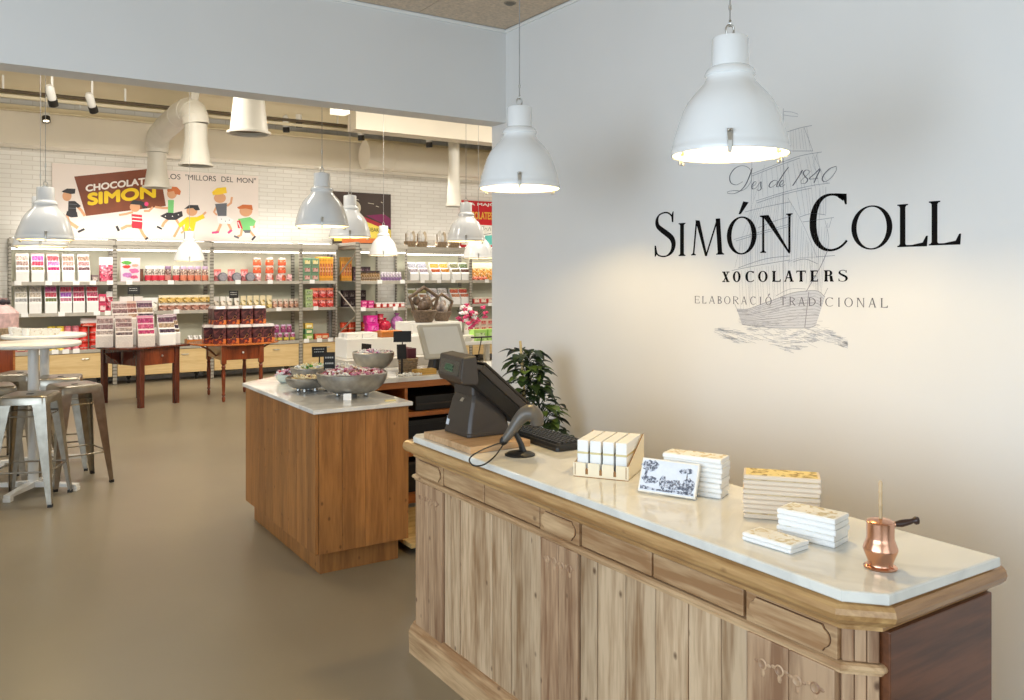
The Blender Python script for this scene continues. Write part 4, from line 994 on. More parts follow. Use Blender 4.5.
def stool():
    r = thing('bar_stool')
    s_ = MB().loft([rsq(.158, .03, .700), rsq(.155, .03, .745), rsq(.150, .03, .758), rsq(.140, .028, .762), rsq(.02, .008, .757)], 0, True, True)
    s_.build('seat', M_galv, r, sharp=60)
    MB().loft([rsq(.022, .01, .7575), rsq(.022, .01, .760)], 0, False).build('hand_hole', M_black, r)
    for sx in (-1, 1):
        for sy in (-1, 1):
            def sec(c, z, wd, tk):
                x, y = sx * c, sy * c
                return [(x, y, z), (x - sx * wd, y, z), (x - sx * wd, y - sy * tk, z), (x - sx * (tk + wd * .25), y - sy * tk, z), (x - sx * tk, y - sy * (tk + wd * .25), z), (x - sx * tk, y - sy * wd, z), (x, y - sy * wd, z)]
            lg_ = MB().loft([sec(.152, .745, .10, .004), sec(.158, .68, .085, .004), sec(.185, .35, .058, .004), sec(.212, .015, .030, .004)], 0, False).build('leg', M_galv, r)
            MB().box(min(sx*.186, sx*.215), max(sx*.186, sx*.215), min(sy*.186, sy*.215), max(sy*.186, sy*.215), 0, .02).build('rubber_foot', M_black, lg_)
    for z, c, rad in ((.24, .188, .006), (.62, .152, .005)):
        for k in range(4):
            Mk = rotz(pi/2 * k); MB().tube([(-c, -c, z), (c, -c, z)], rad, 8, 0, Mk).build('stretcher', M_galv, r)
    return r
for (x, y, a, lab) in ((.386, 6.81, 67, 'nearest galvanised metal stool in front of the white table column'), (.708, 7.23, 103, 'galvanised metal stool standing farthest from the bar tables on the aisle side'),
        (.665, 7.84, 80, 'galvanised metal stool tucked beside the farther white bar table'), (.165, 7.50, 95, 'galvanised metal stool cut by the photo edge behind the nearest stool'), (.40, 8.34, 60, 'farthest galvanised metal stool behind both bar tables')):
    o = proto('stool', stool); o.location = (x, y, 0); o.rotation_euler = (0, 0, R(a)); tag(o, lab, 'stool', 'galvanised bar stools')
# things on the farther bar table
ty = 8.08; tr = thing('sample_tray', 'white printed paper tray of sample chocolates on the farther bar table', 'tray', (.50, 7.99, 1.1005), R(-30))
MB().loft([rect(-.15, .15, -.075, .075, 0, .008), rect(-.165, .165, -.085, .085, .05, .008)], 0, False, False).build('tray_body', print_mat('dotted_white_paper', (240, 236, 226), (200, 176, 140), 60, .56), tr); MB().box(-.149, .149, -.074, .074, .0005, .003).build('tray_liner', M_white_card, tr)
for k in range(6):
    tag(MB().loft([rect(-.02, .02, -.014, .014, 0, .004), rect(-.016, .016, -.011, .011, .012, .004)], 0, False).build('chocolate_piece', mat('olive_chocolate', (120, 96, 40), .4), None, 0, (.545 + .035 * (k % 3) - .012 * (k // 3), 7.955 - .02 * (k % 3) + .035 * (k // 3), 1.104)), '%s small olive brown chocolate in the white sample tray' % ORD[k], 'chocolate', 'chocolates in the sample tray')
def cup():
    r = thing('paper_cup'); MB().loft([[(a * cos(2*pi*k/20), a * sin(2*pi*k/20), z) for k in range(20)] for a, z in ((.024, 0), (.032, .06), (.0335, .061), (.030, .0605), (.023, .004))], 0, True).build('cup_wall', M_white_card, r); return r
for k, (x, y) in enumerate(((.36, 8.04), (.42, 7.92), (.335, 8.17))):
    o = proto('cup', cup); o.location = (x, y, 1.1005); tag(o, '%s small white paper cup standing beside the sample tray' % ORD[k], 'cup', 'paper cups on the bar table')
# gift stand at the frame edge
gs = thing('gift_stand', 'orange wooden gift stand with white top behind the farther bar table', 'stand', (.335, 9.8, 0))
MB().box(-.32, .10, -.3, .3, .90, .92).build('stand_top', M_white, gs, .003)
MB().box(-.30, .08, -.28, .28, .56, .89).build('drawer_box', M_orange, gs, .004); MB().box(-.28, .06, -.286, -.281, .60, .86).build('drawer_front', M_cherry, gs, .002); MB().ball((-.11, -.295, .73), .012, 10).build('knob', M_chrome, gs)
for x in (-.27, .05):
    for y in (-.25, .25): MB().loft([rect(x - .02, x + .02, y - .02, y + .02, 0, .004), rect(x - .028, x + .028, y - .028, y + .028, .56, .004)], 0, False).build('leg', M_orange, gs)
gb = thing('gift_basket', 'pink cellophane gift basket with dark bow on the wooden gift stand', 'gift basket', (.30, 9.74, .9205))
MB().lathe([(0, 0), (.12, 0), (.15, .06), (.155, .15), (.14, .16), (0, .16)], 20).build('basket', M_wicker, gb)
q = MB(); n = 28
rr = random.Random(4)
q.loft([[(a * cos(2*pi*k/n) * rr.uniform(.88, 1.1), a * sin(2*pi*k/n) * rr.uniform(.88, 1.1), z) for k in range(n)] for a, z in ((.145, .14), (.16, .21), (.15, .30), (.09, .36), (.03, .40), (.06, .45))], 0, True)
q.build('cellophane', mat('pink_cellophane', (222, 186, 182), .25, var=.2, scale=20), gb)
q = MB()
for k in range(5): q.ball((.05 * cos(k * 1.26), .05 * sin(k * 1.26), .41), (.035, .02, .03), 10)
q.build('bow', mat('dark_bow', (48, 36, 44), .4), gb)
# ================================================================ PRODUCTS (each made once with its parts, then copied)
def disp(cols, w=.175, h=.40, d=.16, n=4, side=None):
    """white card dispenser: low front pocket, stepped rows of small bars, tall printed header card"""
    def fn():
        r = thing('bar_dispenser'); P = M_white_card
        prof = [(-d/2, 0), (d/2, 0), (d/2, h), (d/2 - .012, h), (d/2 - .02, h * .86), (-d/2, h * .36)]
        MB().prism(prof, -w/2, w/2, MYZ).build('card_body', P if side is None else side, r)
        MB().box(-w/2 + .003, w/2 - .003, d/2 - .016, d/2 - .0125, h * .86, h * .995).build('header_card', mat('hdr%s' % (cols[0],), mixw(cols[0], .3), .5, var=.02), r)
        N_ = len(cols) - 1
        for i, c in enumerate(cols[1:]):
            q = MB(); u = (i + .5) / N_; zt = h * (.92 - .58 * i / N_); hh = h * .56 / N_; y = d/2 - .02 - (d - .02) * u * .95
            for k in range(n):
                x0 = -w/2 + .006 + (w - .012) * k / n; x1 = x0 + (w - .012) / n
                q.box(x0 + .0015, x1 - .0015, y - .014, y + .02, zt - hh, zt, None, 0); q.box(x0 + .0015, x1 - .0015, y - .0146, y - .0141, zt - hh, zt - hh * .86, None, 1)
            q.build('bar_row', [speck('bars%s' % (c,), (c, shade(c, .9), mixw(c, .2), shade(c, .8)), 60, .4), mat('bandl%s' % (c,), mixw(c, .7), .5, var=.1)], r)
        return r
    return proto('disp%s%s%s' % (cols, w, h), fn)
def bag(c, hdr, w=.2, h=.3, d=.1, top=.25, k2=None):
    def fn():
        r = thing('sweet_bag'); b = MB(); n = 18; secs = []
        for z, kx, ky in ((0, .80, .7), (.04, .96, .95), (.3, 1, 1), (.6, .97, .85), (.85, .93, .4), (1, .92, .06)):
            secs.append([(w/2 * kx * (abs(cos(2*pi*i/n))**.55) * (1 if cos(2*pi*i/n) > 0 else -1), d/2 * ky * (abs(sin(2*pi*i/n))**.7) * (1 if sin(2*pi*i/n) > 0 else -1), h * (1 - top) * z) for i in range(n)])
        b.loft(secs, 0, True).build('bag_body', speck('bag%s' % (c,), (c, mixw(c, .55), shade(c, .6), shade(c, .9), mixw(c, .25)), 42, .3), r)
        if hdr: MB().box(-w/2 * .97, w/2 * .97, -.008, .008, h * (1 - top) - .01, h).build('header_card', mat('hd%s' % (hdr,), hdr, .5, var=.02), r)
        return r
    return proto('bag%s%s%s%s' % (c, hdr, w, h), fn)
def jar(c, lid, w=.09, h=.2, band=None):
    def fn():
        r = thing('jar'); rr_ = w / 2
        MB().lathe([(0, 0), (rr_ * .94, 0), (rr_, .008), (rr_, h * .74), (rr_ * .8, h * .82), (0, h * .83)], 18).build('jar_body', speck('jar%s' % (c,), (c, mixw(c, .5), shade(c, .55), shade(c, .85)), 48, .15), r)
        MB().lathe([(0, h * .80), (rr_ * .86, h * .80), (rr_ * .9, h * .83), (rr_ * .9, h * .97), (rr_ * .84, h), (0, h)], 18).build('lid', mat('lid%s' % (lid,), lid, .35, var=.05), r)
        if band: MB().lathe([(rr_ + .0008, h * .08), (rr_ + .0012, h * .09), (rr_ + .0012, h * .40), (rr_ + .0008, h * .41)], 18, None, 0, True, False).build('label_band', mat('bnd%s' % (band,), band, .5, var=.1, scale=40), r)
        return r
    return proto('jar%s%s%s%s%s' % (c, lid, band, w, h), fn)
def carton(c, lab, w=.12, h=.15, d=.12, top=None):
    def fn():
        r = thing('carton'); MB().box(-w/2, w/2, -d/2, d/2, 0, h).build('box_body', speck('cart%s' % (c,), (c, shade(c, .85), c, mixw(c, .2)), 22, .4), r, .002)
        if lab: MB().box(-w * .34, w * .34, -d/2 - .0008, -d/2, h * .22, h * .72).build('label_panel', speck('lab%s' % (lab,), (lab, lab, shade(lab, .7), mixw(lab, .4)), 40, .45), r)
        if top: MB().box(-w/2 - .002, w/2 + .002, -d/2 - .002, d/2 + .002, h * .78, h + .002).build('lid', mat('ctop%s' % (top,), top, .4, var=.1, scale=30), r, .002)
        return r
    return proto('carton%s%s%s%s%s%s' % (c, lab, w, h, d, top), fn)
def tin(c, c2, w=.12, h=.2, nb=2):
    def fn():
        r = thing('tin'); a = w / 2
        MB().lathe([(0, 0), (a, 0), (a + .002, .004), (a, .008), (a, h - .02), (a * .985, h - .018)], 20).build('tin_body', mat('tin%s' % (c,), c, .3, .2, var=.15, scale=30), r)
        for i in range(nb):
            z = h * (.15 + .40 * i); MB().lathe([(a + .0006, z), (a + .0012, z + .002), (a + .0012, z + h * .16), (a + .0006, z + h * .16 + .002)], 20, None, 0, True, False).build('printed_band', speck('tb%s' % (c2,), (c2, shade(c2, .6), mixw(c2, .5)), 45, .4), r)
        MB().lathe([(a + .002, h - .022), (a + .002, h), (a * .9, h + .003), (0, h + .003)], 20).build('lid', mat('tl%s' % (c,), c, .25, .4, var=.08), r)
        return r
    return proto('tin%s%s%s%s' % (c, c2, w, h), fn)
def place(objs, xs, y, z, desc, where, cat, grp, rz=0, jit=0):
    pass
def put(mk, xs, y, z, desc, where, cat, rz=0.0, ext=''):
    """one row of look-alikes, told apart by their order along the row"""
    n = len(xs)
    for i, x in enumerate(xs):
        o = mk(); o.location = (x, y, z); o.rotation_euler = (0, 0, rz + random.uniform(-.05, .05))
        lab = '%s %s' % (desc, where) if n == 1 else ('%s %s from left, %s' % (ORD[i], desc, where) if i < 16 else '%s number %d, %s' % (desc, i + 1, where))
        tag(o, lab, cat, None if n == 1 else '%s, %s' % (desc, where))

# ================================================================ WALL SHELVING
YS = 13.3
def X(px, Y=YS): return at_y(px, 275, Y).x
def perforated():
    m, t, b = nt('perforated_post'); N = t.nodes; L = t.links
    tc = N.new('ShaderNodeTexCoord'); sp = N.new('ShaderNodeSeparateXYZ'); L.new(tc.outputs['Object'], sp.inputs[0])
    a = N.new('ShaderNodeMath'); a.operation = 'FRACT'; k = N.new('ShaderNodeMath'); k.operation = 'MULTIPLY'; k.inputs[1].default_value = 20
    L.new(sp.outputs['Z'], k.inputs[0]); L.new(k.outputs[0], a.inputs[0]); g_ = N.new('ShaderNodeMath'); g_.operation = 'LESS_THAN'; g_.inputs[1].default_value = .3; L.new(a.outputs[0], g_.inputs[0])
    mx = N.new('ShaderNodeMix'); mx.data_type = 'RGBA'; L.new(g_.outputs[0], mx.inputs[0]); mx.inputs[6].default_value = lin((172, 166, 154)); mx.inputs[7].default_value = lin((112, 106, 96)); L.new(mx.outputs[2], b.inputs['Base Color'])
    b.inputs['Roughness'].default_value = .45; b.inputs['Metallic'].default_value = .3; return m
M_post = perforated(); M_backp = mat('pale_back_panel', (212, 210, 188), .6, var=.02)
ZL = (1.50, 1.06, .53)
def bay(xa, xb, yf, label, tags, posts=(1, 1), yb=YF - .02, cab=True, topb=True, cablabel=None, braces=False, levels=ZL):
    r = thing('shelving_unit', label, 'shelving', ((xa + xb) / 2, yf, 0)); hw = (xb - xa) / 2; D = yb - yf
    for s_, on in ((-1, posts[0]), (1, posts[1])):
        for y in (0, D - .03):
            if on: MB().box(s_ * hw - (.028 if s_ > 0 else 0), s_ * hw + (.028 if s_ < 0 else 0), y, y + .03, 0, 2.115).build('post', M_post, r, .002)
    if topb: MB().box(-hw + .001, hw - .001, -.03, D - .001, 2.03, 2.10).box(-hw + .03, hw - .03, -.02, .0, 1.985, 2.029).build('top_board', M_shelfmet, r, .003)
    MB().box(-hw + .03, hw - .03, D - .012, D - .002, .50, 2.029).build('back_panel', M_backp, r)
    for li, z in enumerate(levels):
        s_ = MB().box(-hw + .03, hw - .03, .012, D - .031, z - .006, z - .001).box(-hw + .03, hw - .03, .0, .011, z - .045, z + .006).build('shelf', M_shelfmet, r, .001)
        for u in tags[li]:
            x = -hw + 2 * hw * u; MB().box(x - .042, x + .042, -.004, -.0005, z - .042, z + .022).build('price_card', M_paper, s_)
    if braces:
        pass
    MB().box(-hw + .03, hw - .03, .01, .06, 1.955, 1.975).build('lamp_strip', M_led, r)
    if cab:
        c = thing('drawer_cabinet', cablabel, 'cabinet', ((xa + xb) / 2, yf, 0)); n = 1
        MB().box(-hw + .035, hw - .035, .02, D - .04, .12, .478).build('cabinet_body', M_birch, c)
        for i in range(n):
            a = -hw + .035 + (2 * hw - .07) * i / n; b_ = a + (2 * hw - .07) / n
            dr = MB().box(a + .002, b_ - .002, .0, .0195, .122, .476).build('drawer', M_birch, c, .002)
            xh = a + (b_ - a) * .72
            MB().tube([(xh - .05, .0, .40), (xh - .045, -.018, .40), (xh + .045, -.018, .40), (xh + .05, 0, .40)], .006, 8).build('handle', M_chrome, dr)
        for x in (-hw + .2, hw - .2):
            q = MB(); q.lathe([(0, -.018), (.035, -.018), (.04, -.012), (.04, .012), (.035, .018), (0, .018)], 16, T(x, .12, .04) @ Matrix.Rotation(R(90), 4, 'Y')).box(x - .03, x + .03, .09, .15, .08, .118); q.build('castor', M_black, c)
    return r
B = [X(9), X(115), X(212), X(301), 5.26, 6.14, X(405.5), X(471), 9.2]
bay(B[0], B[1], YS, 'grey steel shelving unit with white bar dispensers behind the bar tables', ((.08, .36, .62, .78, .95), (.14, .48, .82, .93), (.3, .42, .52, .62, .95)), cablabel='birch drawer cabinet under the shelving behind the bar tables')
bay(B[1], B[2], YS, 'grey steel shelving unit with jars behind the dark drop-leaf table', ((.14, .56), (.62,), (.2, .9)), cablabel='birch drawer cabinet behind the dark drop-leaf table')
bay(B[2], B[3], YS, 'grey steel shelving unit with orange-topped jars behind the oval table', ((.28, .64), (.74,), (.2, .5)), cablabel='birch drawer cabinet behind the oval display table')
bay(B[3], B[4] - .03, YS, 'narrow grey shelving unit with tall orange boxes in the corner', ((.3,), (.4,), (.15, .5, .8)), cablabel='narrow birch drawer cabinet in the shelving corner')
bay(B[4] + .03, B[5], 12.52, 'deep grey shelving unit with magenta boxes beside the braced frame', ((.42, .9), (.08, .75), (.5,)), cablabel='birch drawer cabinet under the magenta boxes', yb=YF - .02)
bay(B[6], B[7], YS, 'grey shelving unit with wicker gift baskets on top', ((.25, .5, .72), (.2, .6), (.4,)), cablabel='birch drawer cabinet under the wicker gift baskets')
bay(B[7], B[8], YS, 'grey shelving unit with orange sweets beside the white wall edge', ((.25,), (.3,), (.3,)), cablabel='birch drawer cabinet beside the white wall edge')
# free-standing braced side frame
fr = thing('braced_frame', 'grey steel ladder frame with zigzag braces at the shelving corner', 'shelving frame', (B[4] - .0, 12.5, 0))
for y in (0, 1.02): MB().box(-.028, .028, y, y + .035, 0, 2.13).build('post', M_post, fr, .002)
MB().box(-.02, .02, .036, 1.02, 2.08, 2.13).build('top_bar', M_shelfmet, fr, .002)
for (ya, za, yb_, zb) in ((1.0, 1.50, .05, 1.98), (1.0, 1.40, .05, .98), (1.0, .55, .05, .95)):
    MB().tube([(0, ya, za), (0, yb_, zb)], .012, 6).build('brace', M_shelfmet, fr)

def row(b, a0, a1, n): 
    x0, x1 = B[b], B[b+1]; return [x0 + (x1 - x0) * (a0 + (a1 - a0) * (i + .5) / n) for i in range(n)]
def xpx(*px, Y=YS + .1): return [X(p, Y) for p in px]
S1, S2, S3 = [z + .0005 for z in ZL]
w1 = 'top shelf behind bar tables'; w2 = 'middle shelf behind bar tables'; w3 = 'lowest shelf behind bar tables'
for px, cols, nm in ((22.5, ((220, 205, 195), (196, 176, 164), (170, 140, 130), (190, 176, 170)), 'beige'), (38, ((244, 170, 190), (206, 90, 170), (224, 60, 90), (176, 160, 110)), 'pink and red'), (53.5, ((246, 190, 180), (226, 70, 80), (224, 120, 180), (214, 40, 120)), 'red and magenta'),
                     (68.5, ((196, 190, 204), (160, 130, 110), (196, 150, 140), (150, 110, 110)), 'grey and brown'), (84, ((198, 190, 206), (164, 134, 114), (180, 130, 130), (130, 90, 96)), 'grey and plum')):
    put(lambda: disp(cols, .155), xpx(px), YS + .14, S1, 'white display card with %s bars on' % nm, w1, 'dispenser')
put(lambda: carton((120, 100, 100), (170, 150, 140), .09, .10), xpx(95), YS + .14, S1, 'small brown carton beside the pink sweet bag on', w1, 'carton')
put(lambda: bag((206, 70, 100), (244, 240, 238), .2, .36, .14, .28), xpx(107), YS + .15, S1, 'pink sweet bag with white header card on', w1, 'sweet bag')
for px, cols, nm in ((21, ((246, 240, 214), (214, 206, 186), (206, 196, 176), (190, 190, 190)), 'cream'), (35.5, ((246, 240, 214), (200, 186, 170), (206, 190, 170), (176, 170, 166)), 'cream and grey'), (51, ((244, 190, 186), (206, 70, 140), (196, 60, 80), (120, 130, 80)), 'pink and olive'),
                     (66, ((250, 220, 200), (214, 60, 80), (150, 70, 170), (206, 130, 150)), 'red and violet'), (79, ((246, 200, 190), (206, 40, 70), (170, 60, 90), (180, 30, 70)), 'crimson'), (92.5, ((252, 214, 200), (226, 70, 80), (190, 70, 100), (196, 40, 80)), 'red')):
    put(lambda: disp(cols, .15), xpx(px), YS + .14, S2, 'white display card with %s bars on' % nm, w2, 'dispenser')
for k in range(2): put(lambda: carton((206, 60, 96), (244, 200, 200), .10, .13), xpx(102.5), YS + .14, S2 + .132 * k, ('upper', 'lower')[1 - k] + ' pink carton beside the crimson sweet bag on', w2, 'carton')
put(lambda: bag((196, 40, 70), (246, 244, 240), .12, .30, .12, .25), xpx(111), YS + .15, S2, 'crimson sweet bag with white header card on', w2, 'sweet bag')
for k in range(3): put(lambda: carton((200, 120, 110), (240, 220, 170), .17, .09), xpx(22), YS + .14, S3 + .0915 * k, '%s patterned red carton from the bottom of the pile on' % ORD[k], w3, 'carton')
for k in range(3): put(lambda: carton((196, 160, 80), (226, 200, 120), .18, .09), xpx(41), YS + .14, S3 + .0915 * k, '%s gold carton from the bottom of the pile on' % ORD[k], w3, 'carton')
put(lambda: tin((226, 200, 80), (70, 50, 40), .10, .34), xpx(51.5, 60.5), YS + .14, S3, 'tall yellow and black tin', w3, 'tin')
put(lambda: tin((206, 120, 130), (244, 236, 236), .095, .34), xpx(68, 76), YS + .14, S3, 'tall pink and white tin', w3, 'tin')
for k in range(3): put(lambda: tin((206, 46, 32), (150, 60, 50), .12, .105, 1), xpx(83.5, 94), YS + .13, S3 + .109 * k, 'red tin in layer %s' % ('one', 'two', 'three')[k], w3, 'tin')
put(lambda: bag((214, 60, 40), (250, 248, 246), .22, .12, .16, .6), xpx(89), YS + .13, S3 + .33, 'white-topped bag on the red tins,', w3, 'sweet bag')

u1 = 'top shelf behind drop-leaf table'; u2 = 'middle shelf behind drop-leaf table'; u3 = 'lowest shelf behind drop-leaf table'
def pic():
    r = thing('picture_box'); MB().box(-.13, .13, -.05, .05, 0, .35).build('box_body', mat('picbox', (236, 214, 220), .4, var=.05), r, .003)
    q = random.Random(8)
    for k, (cx, cz, rx, rz, c) in enumerate(((-.05, .28, .07, .03, (96, 170, 70)), (-.05, .22, .06, .03, (220, 60, 50)), (.05, .16, .07, .04, (226, 110, 160)), (-.04, .10, .07, .04, (200, 130, 190)), (.05, .07, .06, .03, (214, 90, 130)), (.06, .24, .05, .025, (244, 170, 150)))):
        MB().prism(blob(cx, cz, rx, rz, k), 0, .0006, T(0, -.0505, 0) @ Matrix.Rotation(R(90), 4, 'X')).build('printed_patch', mat('patch%d' % k, c, .4, var=.2, scale=40), r)
    return r
put(lambda: proto('pic', pic), xpx(130), YS + .1, S1, 'large floral printed box on', u1, 'box')
put(lambda: carton((110, 64, 44), None, .05, .19), xpx(141.5), YS + .13, S1, 'small brown carton beside the floral box on', u1, 'carton')
put(lambda: jar((206, 190, 176), (246, 244, 242), .095, .235, (206, 50, 70)), [X(148 + 6.6 * i, YS + .12) for i in range(3)], YS + .12, S1, 'white-lidded jar with red band', u1, 'jar')
put(lambda: jar((150, 110, 100), (150, 120, 150), .095, .235, (190, 120, 110)), [X(168 + 7 * i, YS + .12) for i in range(1)], YS + .12, S1, 'mauve-lidded jar beside white-lidded jars on', u1, 'jar')
put(lambda: jar((206, 190, 176), (240, 236, 236), .095, .235, (196, 60, 60)), [X(176, YS + .12)], YS + .12, S1, 'white-lidded jar between mauve-lidded jars on', u1, 'jar')
put(lambda: jar((200, 160, 140), (206, 180, 206), .095, .235, (206, 120, 90)), [X(183.5 + 7.2 * i, YS + .12) for i in range(4)], YS + .12, S1, 'lilac-lidded jar with orange band', u1, 'jar')
put(lambda: jar((150, 120, 110), (196, 180, 190), .10, .22), [X(149 + 9.5 * i, YS + .28) for i in range(6)], YS + .28, S1, 'grey-lidded jar in back row', u1, 'jar')
put(lambda: bag((196, 160, 140), (236, 226, 220), .12, .22, .1, .3), xpx(124, 132, 139), YS + .14, S2, 'white and brown sweet bag', u2, 'sweet bag')
put(lambda: bag((226, 220, 204), (240, 240, 236), .12, .2, .1, .3), xpx(147, 154), YS + .14, S2, 'pale sweet bag', u2, 'sweet bag')
put(lambda: bag((170, 116, 96), (240, 236, 226), .12, .115, .1, .25), xpx(163, 171, 179, 187, 195, 203, 209), YS + .12, S2, 'brown sweet bag in lower row', u2, 'sweet bag')
put(lambda: bag((216, 176, 90), (238, 226, 196), .12, .115, .1, .25), xpx(163, 171, 179, 187, 195, 203, 209), YS + .13, S2 + .117, 'gold sweet bag in upper row', u2, 'sweet bag')
cr = crate('wooden_crate', 'low wooden crate of white bags on the lowest shelf beside the oval table', 'crate', (X(196, YS + .15), YS + .15, S3), 0, .30, .2, .08, M_orange)
put(lambda: bag((236, 232, 226), None, .075, .13, .07, 0), [X(190 + 5.5 * i, YS + .15) for i in range(3)], YS + .15, S3 + .0085, 'white bag in the wooden crate', u3, 'sweet bag')
put(lambda: carton((224, 214, 200), (200, 180, 170), .1, .2), xpx(120, 130), YS + .2, S3, 'pale carton', u3, 'carton')

v1 = 'top shelf behind oval table'; v2 = 'middle shelf behind oval table'; v3 = 'lowest shelf behind oval table'
put(lambda: bag((206, 96, 100), (220, 110, 100), .115, .19, .12, .15), xpx(219, 233, 246), YS + .2, S1, 'reddish sweet bag', v1, 'sweet bag')
def puck():
    r = thing('round_tub'); MB().lathe([(0, -.04), (.066, -.04), (.07, -.034), (.07, .034), (.066, .04), (0, .04)], 24, T(0, 0, .07) @ Matrix.Rotation(R(90), 4, 'X')).build('tub_body', mat('tubgrey', (112, 108, 116), .4, var=.25, scale=40), r); MB().lathe([(.055, .0405), (.058, .043), (.045, .044), (0, .042)], 24, T(0, 0, .07) @ Matrix.Rotation(R(90), 4, 'X')).build('tub_label', mat('tublabel', (150, 146, 154), .4, var=.2, scale=30), r); return r
put(lambda: proto('puck', puck), xpx(222, 236, 249.5), YS + .07, S1, 'round grey tub standing on edge', v1, 'tub')
for k in range(3): put(lambda: jar((240, 130, 90), (236, 226, 220), .125, .125, (232, 90, 50)), [X(257 + 12.4 * i, YS + .16) for i in range(3)], YS + .16, S1 + .126 * k, 'orange-filled jar in %s layer' % ('bottom', 'middle', 'upper')[k], v1, 'jar')
put(lambda: bag((214, 150, 150), None, .085, .11, .08, 0), xpx(258, 269, 279, 289, Y=YS + .06), YS + .055, S1, 'small pink bag before the orange jars', v1, 'sweet bag')
put(lambda: bag((220, 200, 170), (240, 234, 226), .085, .2, .09, .3), xpx(217, 223.5, 230, 237), YS + .15, S2, 'cream and brown sweet bag', v2, 'sweet bag')
put(lambda: bag((226, 196, 110), (236, 220, 180), .085, .21, .09, .3), xpx(244, 250.5, 257, 263.5, 270), YS + .15, S2, 'gold sweet bag', v2, 'sweet bag')
put(lambda: bag((206, 150, 120), (230, 214, 196), .075, .15, .09, .2), xpx(275.5, 281, 286.5, 292, 297), YS + .15, S2, 'speckled brown sweet bag', v2, 'sweet bag')
for k, pxs in enumerate(((274, 280, 286.5, 293), (277, 283.5, 289.5))): put(lambda: jar((176, 80, 130), (226, 196, 226), .085, .13, (206, 190, 80) if k == 0 else (150, 60, 110)), xpx(*pxs), YS + .12, S3 + .131 * k, 'purple jar in %s layer' % ('bottom', 'upper')[k], v3, 'jar')

# corner bay
x1_ = 'top shelf in shelving corner'; x2_ = 'middle shelf in shelving corner'; x3_ = 'lowest shelf in shelving corner'
for k in range(3): put(lambda: carton((116, 150, 120), (226, 210, 130) if k == 2 else (190, 120, 110), .13, .125, .13), [X(306, YS + .1), X(310.5, YS + .1) + .06], YS + .1, S1 + .1265 * k, 'green carton in layer %s' % ('one', 'two', 'three')[k], x1_, 'carton')
put(lambda: carton((228, 158, 48), (206, 110, 60), .045, .40, .1), [4.915 + .0475 * i for i in range(6)] + [5.345 + .0475 * i for i in range(4)], YS + .1, S1, 'tall orange box', x1_, 'carton')
for k in range(2): put(lambda: carton((72, 52, 58), (96, 60, 80), .10, .12, .12), [5.585 + .104 * i for i in range(3)], YS + .1, S1 + .1215 * k, 'dark plum carton in %s layer' % ('bottom', 'upper')[k], x1_, 'carton')
for k in range(3): put(lambda: carton((170, 190, 130), (110, 130, 80), .12, .10, .12), [X(308, YS + .1)], YS + .1, S2 + .1015 * k, '%s pale green carton from the bottom on' % ORD[k], x2_, 'carton')
for k in range(2): put(lambda: bag((214, 60, 52), (236, 130, 90), .13, .16, .1, .2), [4.86 + .135 * i for i in range(3)], YS + .1, S2 + .162 * k, 'red sweet bag in %s layer' % ('bottom', 'upper')[k], x2_, 'sweet bag')
for k in range(2): put(lambda: carton((60, 46, 50), (84, 70, 66), .10, .14, .12), [5.40 + .104 * i for i in range(4)], YS + .1, S2 + .1415 * k, 'blackish carton in %s layer' % ('bottom', 'upper')[k], x2_, 'carton')
for k in range(3): put(lambda: carton(((150, 190, 90), (90, 150, 100), (226, 190, 80))[k], (236, 226, 170), .13, .09, .12), [X(308, YS + .1)], YS + .1, S3 + .0915 * k, '%s yellow-green carton from the bottom on' % ORD[k], x3_, 'carton')
put(lambda: carton((220, 90, 50), (240, 190, 130), .13, .09, .12), [X(317.5, YS + .1), X(324, YS + .1)], YS + .1, S3, 'orange-red carton', x3_, 'carton')
for k in range(2): put(lambda: tin((226, 84, 50), (236, 170, 120), .12, .13, 1), [5.37 + .126 * i for i in range(4)], YS + .08, S3 + .134 * k, 'orange-red tin in %s layer' % ('bottom', 'upper')[k], x3_, 'tin')

# deep magenta bay (front plane at 12.52)
YD = 12.52; f1 = 'top shelf beside braced frame'; f2 = 'middle shelf beside braced frame'; f3 = 'lowest shelf beside braced frame'
put(lambda: jar((150, 110, 60), (60, 44, 40), .045, .17), [X(361 + 2.5 * i, YD + .1) for i in range(8)], YD + .1, S1, 'slim brown flask', f1, 'flask')
put(lambda: jar((190, 176, 190), (226, 220, 226), .05, .15, (130, 100, 140)), [X(382 + 3.0 * i, YD + .1) for i in range(7)], YD + .1, S1, 'white-topped violet tub', f1, 'tub')
for k in range(2): put(lambda: carton((216, 40, 130), (240, 110, 170), .10, .06, .12), [X(363, YD + .1), X(369.5, YD + .1)], YD + .1, S2 + .0615 * k, 'magenta carton in %s layer' % ('bottom', 'upper')[k], f2, 'carton')
put(lambda: carton((226, 90, 80), (246, 236, 230), .09, .085, .12, (240, 236, 232)), [X(377 + 6.1 * i, YD + .1) for i in range(5)], YD + .1, S2, 'red carton with white lid', f2, 'carton')
for k in range(2): put(lambda: carton((226, 30, 150), (236, 60, 170), .19, .13, .15), [X(371.5, YD + .12) - .02 * k], YD + .12, S3 + .15 + .1315 * k, '%s plain magenta cube of two on' % ('lower', 'upper')[k], f3, 'carton')
for k in range(3): put(lambda: tin((196, 50, 70), (236, 150, 150), .10, .09, 1), [X(380.5, YD + .12)], YD + .12, S3 + .15 + .094 * k, '%s crimson tin from the bottom on' % ORD[k], f3, 'tin')
